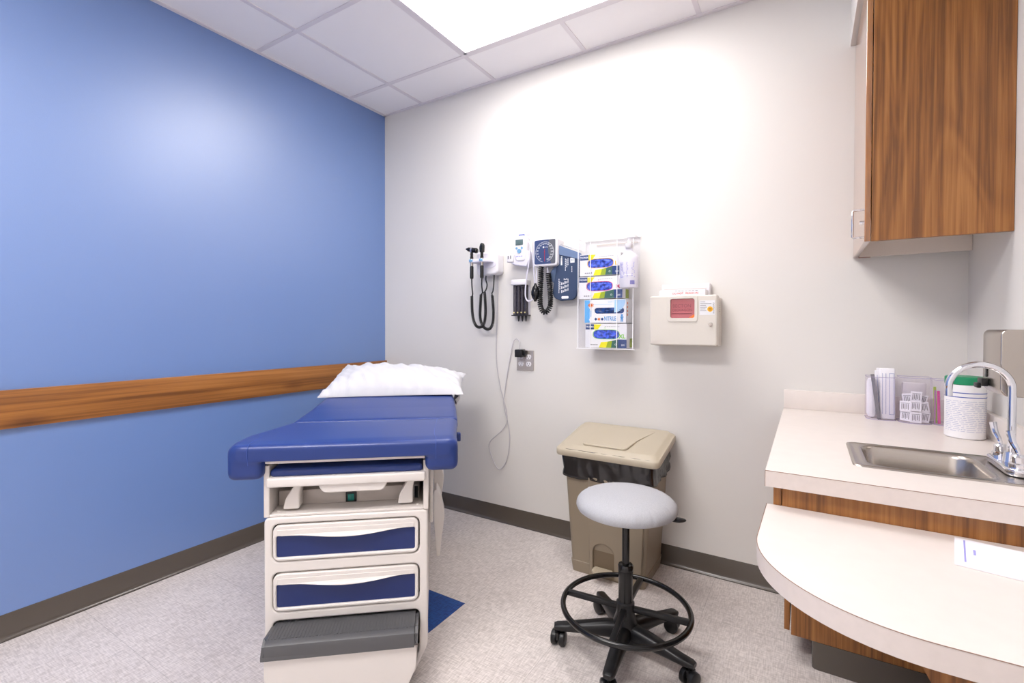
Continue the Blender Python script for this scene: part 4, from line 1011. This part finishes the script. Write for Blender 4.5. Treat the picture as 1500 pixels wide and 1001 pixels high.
t = thing('sanitizer_bottle', 'frosted white pump bottle held at right front of glove rack', 'bottle', (1.90, -.15, 1.43))
bc = (1.897, -.146)
bm = B(); lathe(bm, [(0, 1.435), (.044, 1.436), (.0485, 1.442), (.0485, 1.578), (.045, 1.596), (.030, 1.612), (.018, 1.622), (.017, 1.640), (0, 1.640)], (bc[0], bc[1], 0), 36, None, 1, .62); bo = link('bottle', bm, BOTTLE, t, smooth=50)
bm = B(); lathe(bm, [(.0175, 1.638), (.0185, 1.640), (.0185, 1.662), (.008, 1.666), (.006, 1.688), (0, 1.688)], (bc[0], bc[1], 0), 24); box(bm, bc[0] - .012, bc[0] + .036, bc[1] - .010, bc[1] + .010, 1.688, 1.700, .004, 2); link('pump', bm, WP, t)
lb = B()
for k in range(11):
    for (a, b) in ((1.853, 1.884), (1.890, 1.935)): stamp(lb, a + .003 + random.uniform(0, .004), b - random.uniform(.0, .012), 1.56 - k * .0072, 1.5635 - k * .0072, bc[1] - .0308)
stamp(lb, 1.913, 1.933, 1.452, 1.472, bc[1] - .029)
for v in lb.verts: v.co.y = bc[1] - .62 * math.sqrt(max(0, .0492 ** 2 - (v.co.x - bc[0]) ** 2)) - .0005 + (0 if v.co.y > bc[1] - .031 else 0)
sub('label_print', lb, PPRINT, bo, t)
hd = B(); tube(hd, [(bc[0] + .044 * math.cos(a), bc[1] + .03 * math.sin(a), 1.50) for a in [2 * PI * i / 24 for i in range(24)]], .0015, 6, closed=True, k=2); link('holder_ring', hd, ACRE, t)

# ------------------------------------------------------------------ sharps cabinet
t = thing('sharps_cabinet', 'cream locking sharps cabinet with a red window on back wall', 'sharps cabinet', (2.16, 0, 1.15))
x0, x1, z0, z1, yf = 2.006, 2.318, 1.148, 1.389, -.150
cb = B(); plate(cb, [rrect(x0, x1, z0, z1, .010), rrect(2.105, 2.219, 1.279, 1.374, .010)], .09, .150, .007, XZ, 3); dr = link('door', cb, SHARP, t)
cb = B(); box(cb, x0 + .003, x1 - .001, -.097, -.001, z0 - .004, z1 - .010, .004, 2); link('body', cb, SHARP, t)
fr = B(); plate(fr, [rrect(2.092, 2.232, 1.262, 1.386, .014), rrect(2.106, 2.218, 1.280, 1.373, .010)], .1495, .1535, .0015, XZ); sub('window_frame', fr, SHARP, dr, t)
wn = B(); box(wn, 2.104, 2.220, -.143, -.139, 1.277, 1.376); sub('window', wn, ROSE, dr, t)
wt = B()
for i, (s, zz, sz, xx) in enumerate((('BECTON', 1.338, .022, 2.158), ('DICKINSON', 1.318, .017, 2.160))): text(wt, s, sz, wallmx(xx, zz, -.1435), .0002)
box(wt, 2.112, 2.205, -.144, -.143, 1.300, 1.303); sub('window_print', wt, ROSED, dr, t, smooth=0)
wt = B(); plate(wt, [[(2.19, 1.281), (2.2165, 1.281), (2.2165, 1.299)]], .1435, .1442, 0, XZ); sub('window_corner', wt, ORG, dr, t)
lk = B(); cyl(lk, (2.290, -.150, 1.250), (2.290, -.158, 1.250), .0085); l_ = sub('lock', lk, STEEL, dr, t)
lk = B(); box(lk, 2.284, 2.2865, -.160, -.1575, 1.240, 1.256); box(lk, 2.2965, 2.299, -.155, -.150, 1.245, 1.258, .001, 1)
la = B(); stamp(la, 2.240, 2.308, 1.294, 1.362, -.150); sub('sticker', la, CARD, dr, t)
la = B()
for k in range(6): stamp(la, 2.243, 2.243 + (.022, .050, .026, .030, .024, .028)[k], 1.355 - k * .0085, 1.357 - k * .0085, -.1508)
text(la, 'BIOHAZARD', .009, wallmx(2.303, 1.326, -.1512, PI / 2), .0001)
sub('sticker_text', la, GPRINT, dr, t, smooth=0)
la = B(); cyl(la, (2.287, -.1506, 1.321), (2.287, -.1512, 1.321), .0125, n=28); sub('biohazard_disc', la, AMB, dr, t)
la = B()
for k in range(3):
    a = PI / 2 + 2 * PI * k / 3; arcbar(la, (2.287 + .0042 * math.cos(a), 1.321 + .0042 * math.sin(a)), .0030, .0016, a + .5, a + 2 * PI - .5, -.1514, 16)
cyl(la, (2.287, -.1512, 1.321), (2.287, -.1516, 1.321), .0014, n=10); sub('biohazard_sign', la, mat('maroon_print', (110, 30, 50), .5), dr, t)
la = B(); 
for k in range(3): stamp(la, 2.010, 2.060 - k * .006, 1.170 - k * .006, 1.1715 - k * .006, -.1502)
sub('embossed_mark', la, LAME, dr, t)
sl = B()
for k in range(7): box(sl, x1 - .001, x1 + .0005, -.085, -.055, 1.31 + k * .009, 1.314 + k * .009)
sub('vent_slots', sl, TABD, dr, t)
t = thing('sharps_container', 'white sharps tray top with red lettering rising from the cream cabinet', 'sharps container', (2.14, -.06, 1.38))
bm = B(); box(bm, 2.045, 2.262, -.125, -.02, 1.36, 1.418, .004, 2); bx_ = link('tray', bm, WP, t)
bm = B(); box(bm, 2.040, 2.270, -.055, -.004, 1.38, 1.452, .005, 2); link('back_rim', bm, WP, t)
bm = B(); box(bm, 2.052, 2.256, -.0565, -.0545, 1.425, 1.4285); link('slot_line', bm, LAME, t)
bm = B(); text(bm, 'DO NOT', .013, wallmx(2.135, 1.4005, -.1256), .0002); text(bm, 'REACH IN', .013, wallmx(2.200, 1.4005, -.1256), .0002); sub('red_lettering', bm, mat('red_orange_print', (225, 70, 40), .5), bx_, t, smooth=0)
bm = B()
for k in range(7): stamp(bm, 2.12 + k * .016, 2.131 + k * .016, 1.4115, 1.4135, -.125)
sub('grey_lettering', bm, GPRINT, bx_, t)

# ------------------------------------------------------------------ outlet, plug and cords
t = thing('power_outlet', 'square steel four-socket outlet plate on back wall', 'outlet', (1.205, 0, 1.03))
pl = B(); plate(pl, [rrect(1.147, 1.266, .968, 1.092, .004)], 0, .006, .0015, XZ); link('plate', pl, PLATE, t)
for x in (1.178, 1.232):
    for z in (1.052, 1.008):
        s = B(); plate(s, [[(x + .018 * math.cos(a), z + min(.0145, max(-.0145, .018 * math.sin(a)))) for a in [2 * PI * i / 28 for i in range(28)]]], .0055, .0085, .001, XZ); so_ = link('socket', s, WP, t)
        h = B(); box(h, x - .008, x - .0062, -.0092, -.0084, z - .002, z + .008); box(h, x + .0062, x + .008, -.0092, -.0084, z - .002, z + .008); cyl(h, (x, -.0084, z - .008), (x, -.0092, z - .008), .0028, n=12); sub('slots', h, BLK, so_, t)
s = B(); cyl(s, (1.205, -.0055, 1.03), (1.205, -.0075, 1.03), .004, n=12); link('screw', s, PLATE, t)
t = thing('power_adapter', 'black plug-in power adapter with a thin grey-white cord', 'power adapter', (1.18, -.03, 1.07))
a_ = B(); box(a_, 1.164, 1.212, -.062, -.0092, 1.052, 1.098, .004, 2); box(a_, 1.208, 1.226, -.045, -.0092, 1.062, 1.092, .003, 2); link('adapter_body', a_, BLK, t)
link('cord_collar', cyl(B(), (1.185, -.035, 1.097), (1.185, -.033, 1.125), .0035, .0028, 10), CORDW, t)
c_ = B(); tube(c_, [(1.185, -.033, 1.125), (1.176, -.028, 1.150), (1.150, -.02, 1.160), (1.125, -.014, 1.135), (1.106, -.01, 1.062), (1.082, -.008, .95), (1.064, -.008, .847), (1.053, -.007, .76), (1.070, -.007, .68), (1.092, -.008, .60), (1.098, -.009, .508), (1.078, -.009, .40), (1.040, -.009, .342), (1.010, -.010, .335), (.975, -.010, .383), (.944, -.009, .455), (.952, -.009, .500), (1.000, -.010, .545), (1.045, -.011, .585), (1.078, -.012, .635), (1.074, -.007, .70), (1.055, -.006, .765), (1.028, -.006, .85), (1.008, -.006, .94), (.996, -.006, 1.05), (.998, -.006, 1.2), (1.006, -.006, 1.40), (1.008, -.008, 1.556)], .0028, 8, k=10)
link('cord', c_, CORDW, t)
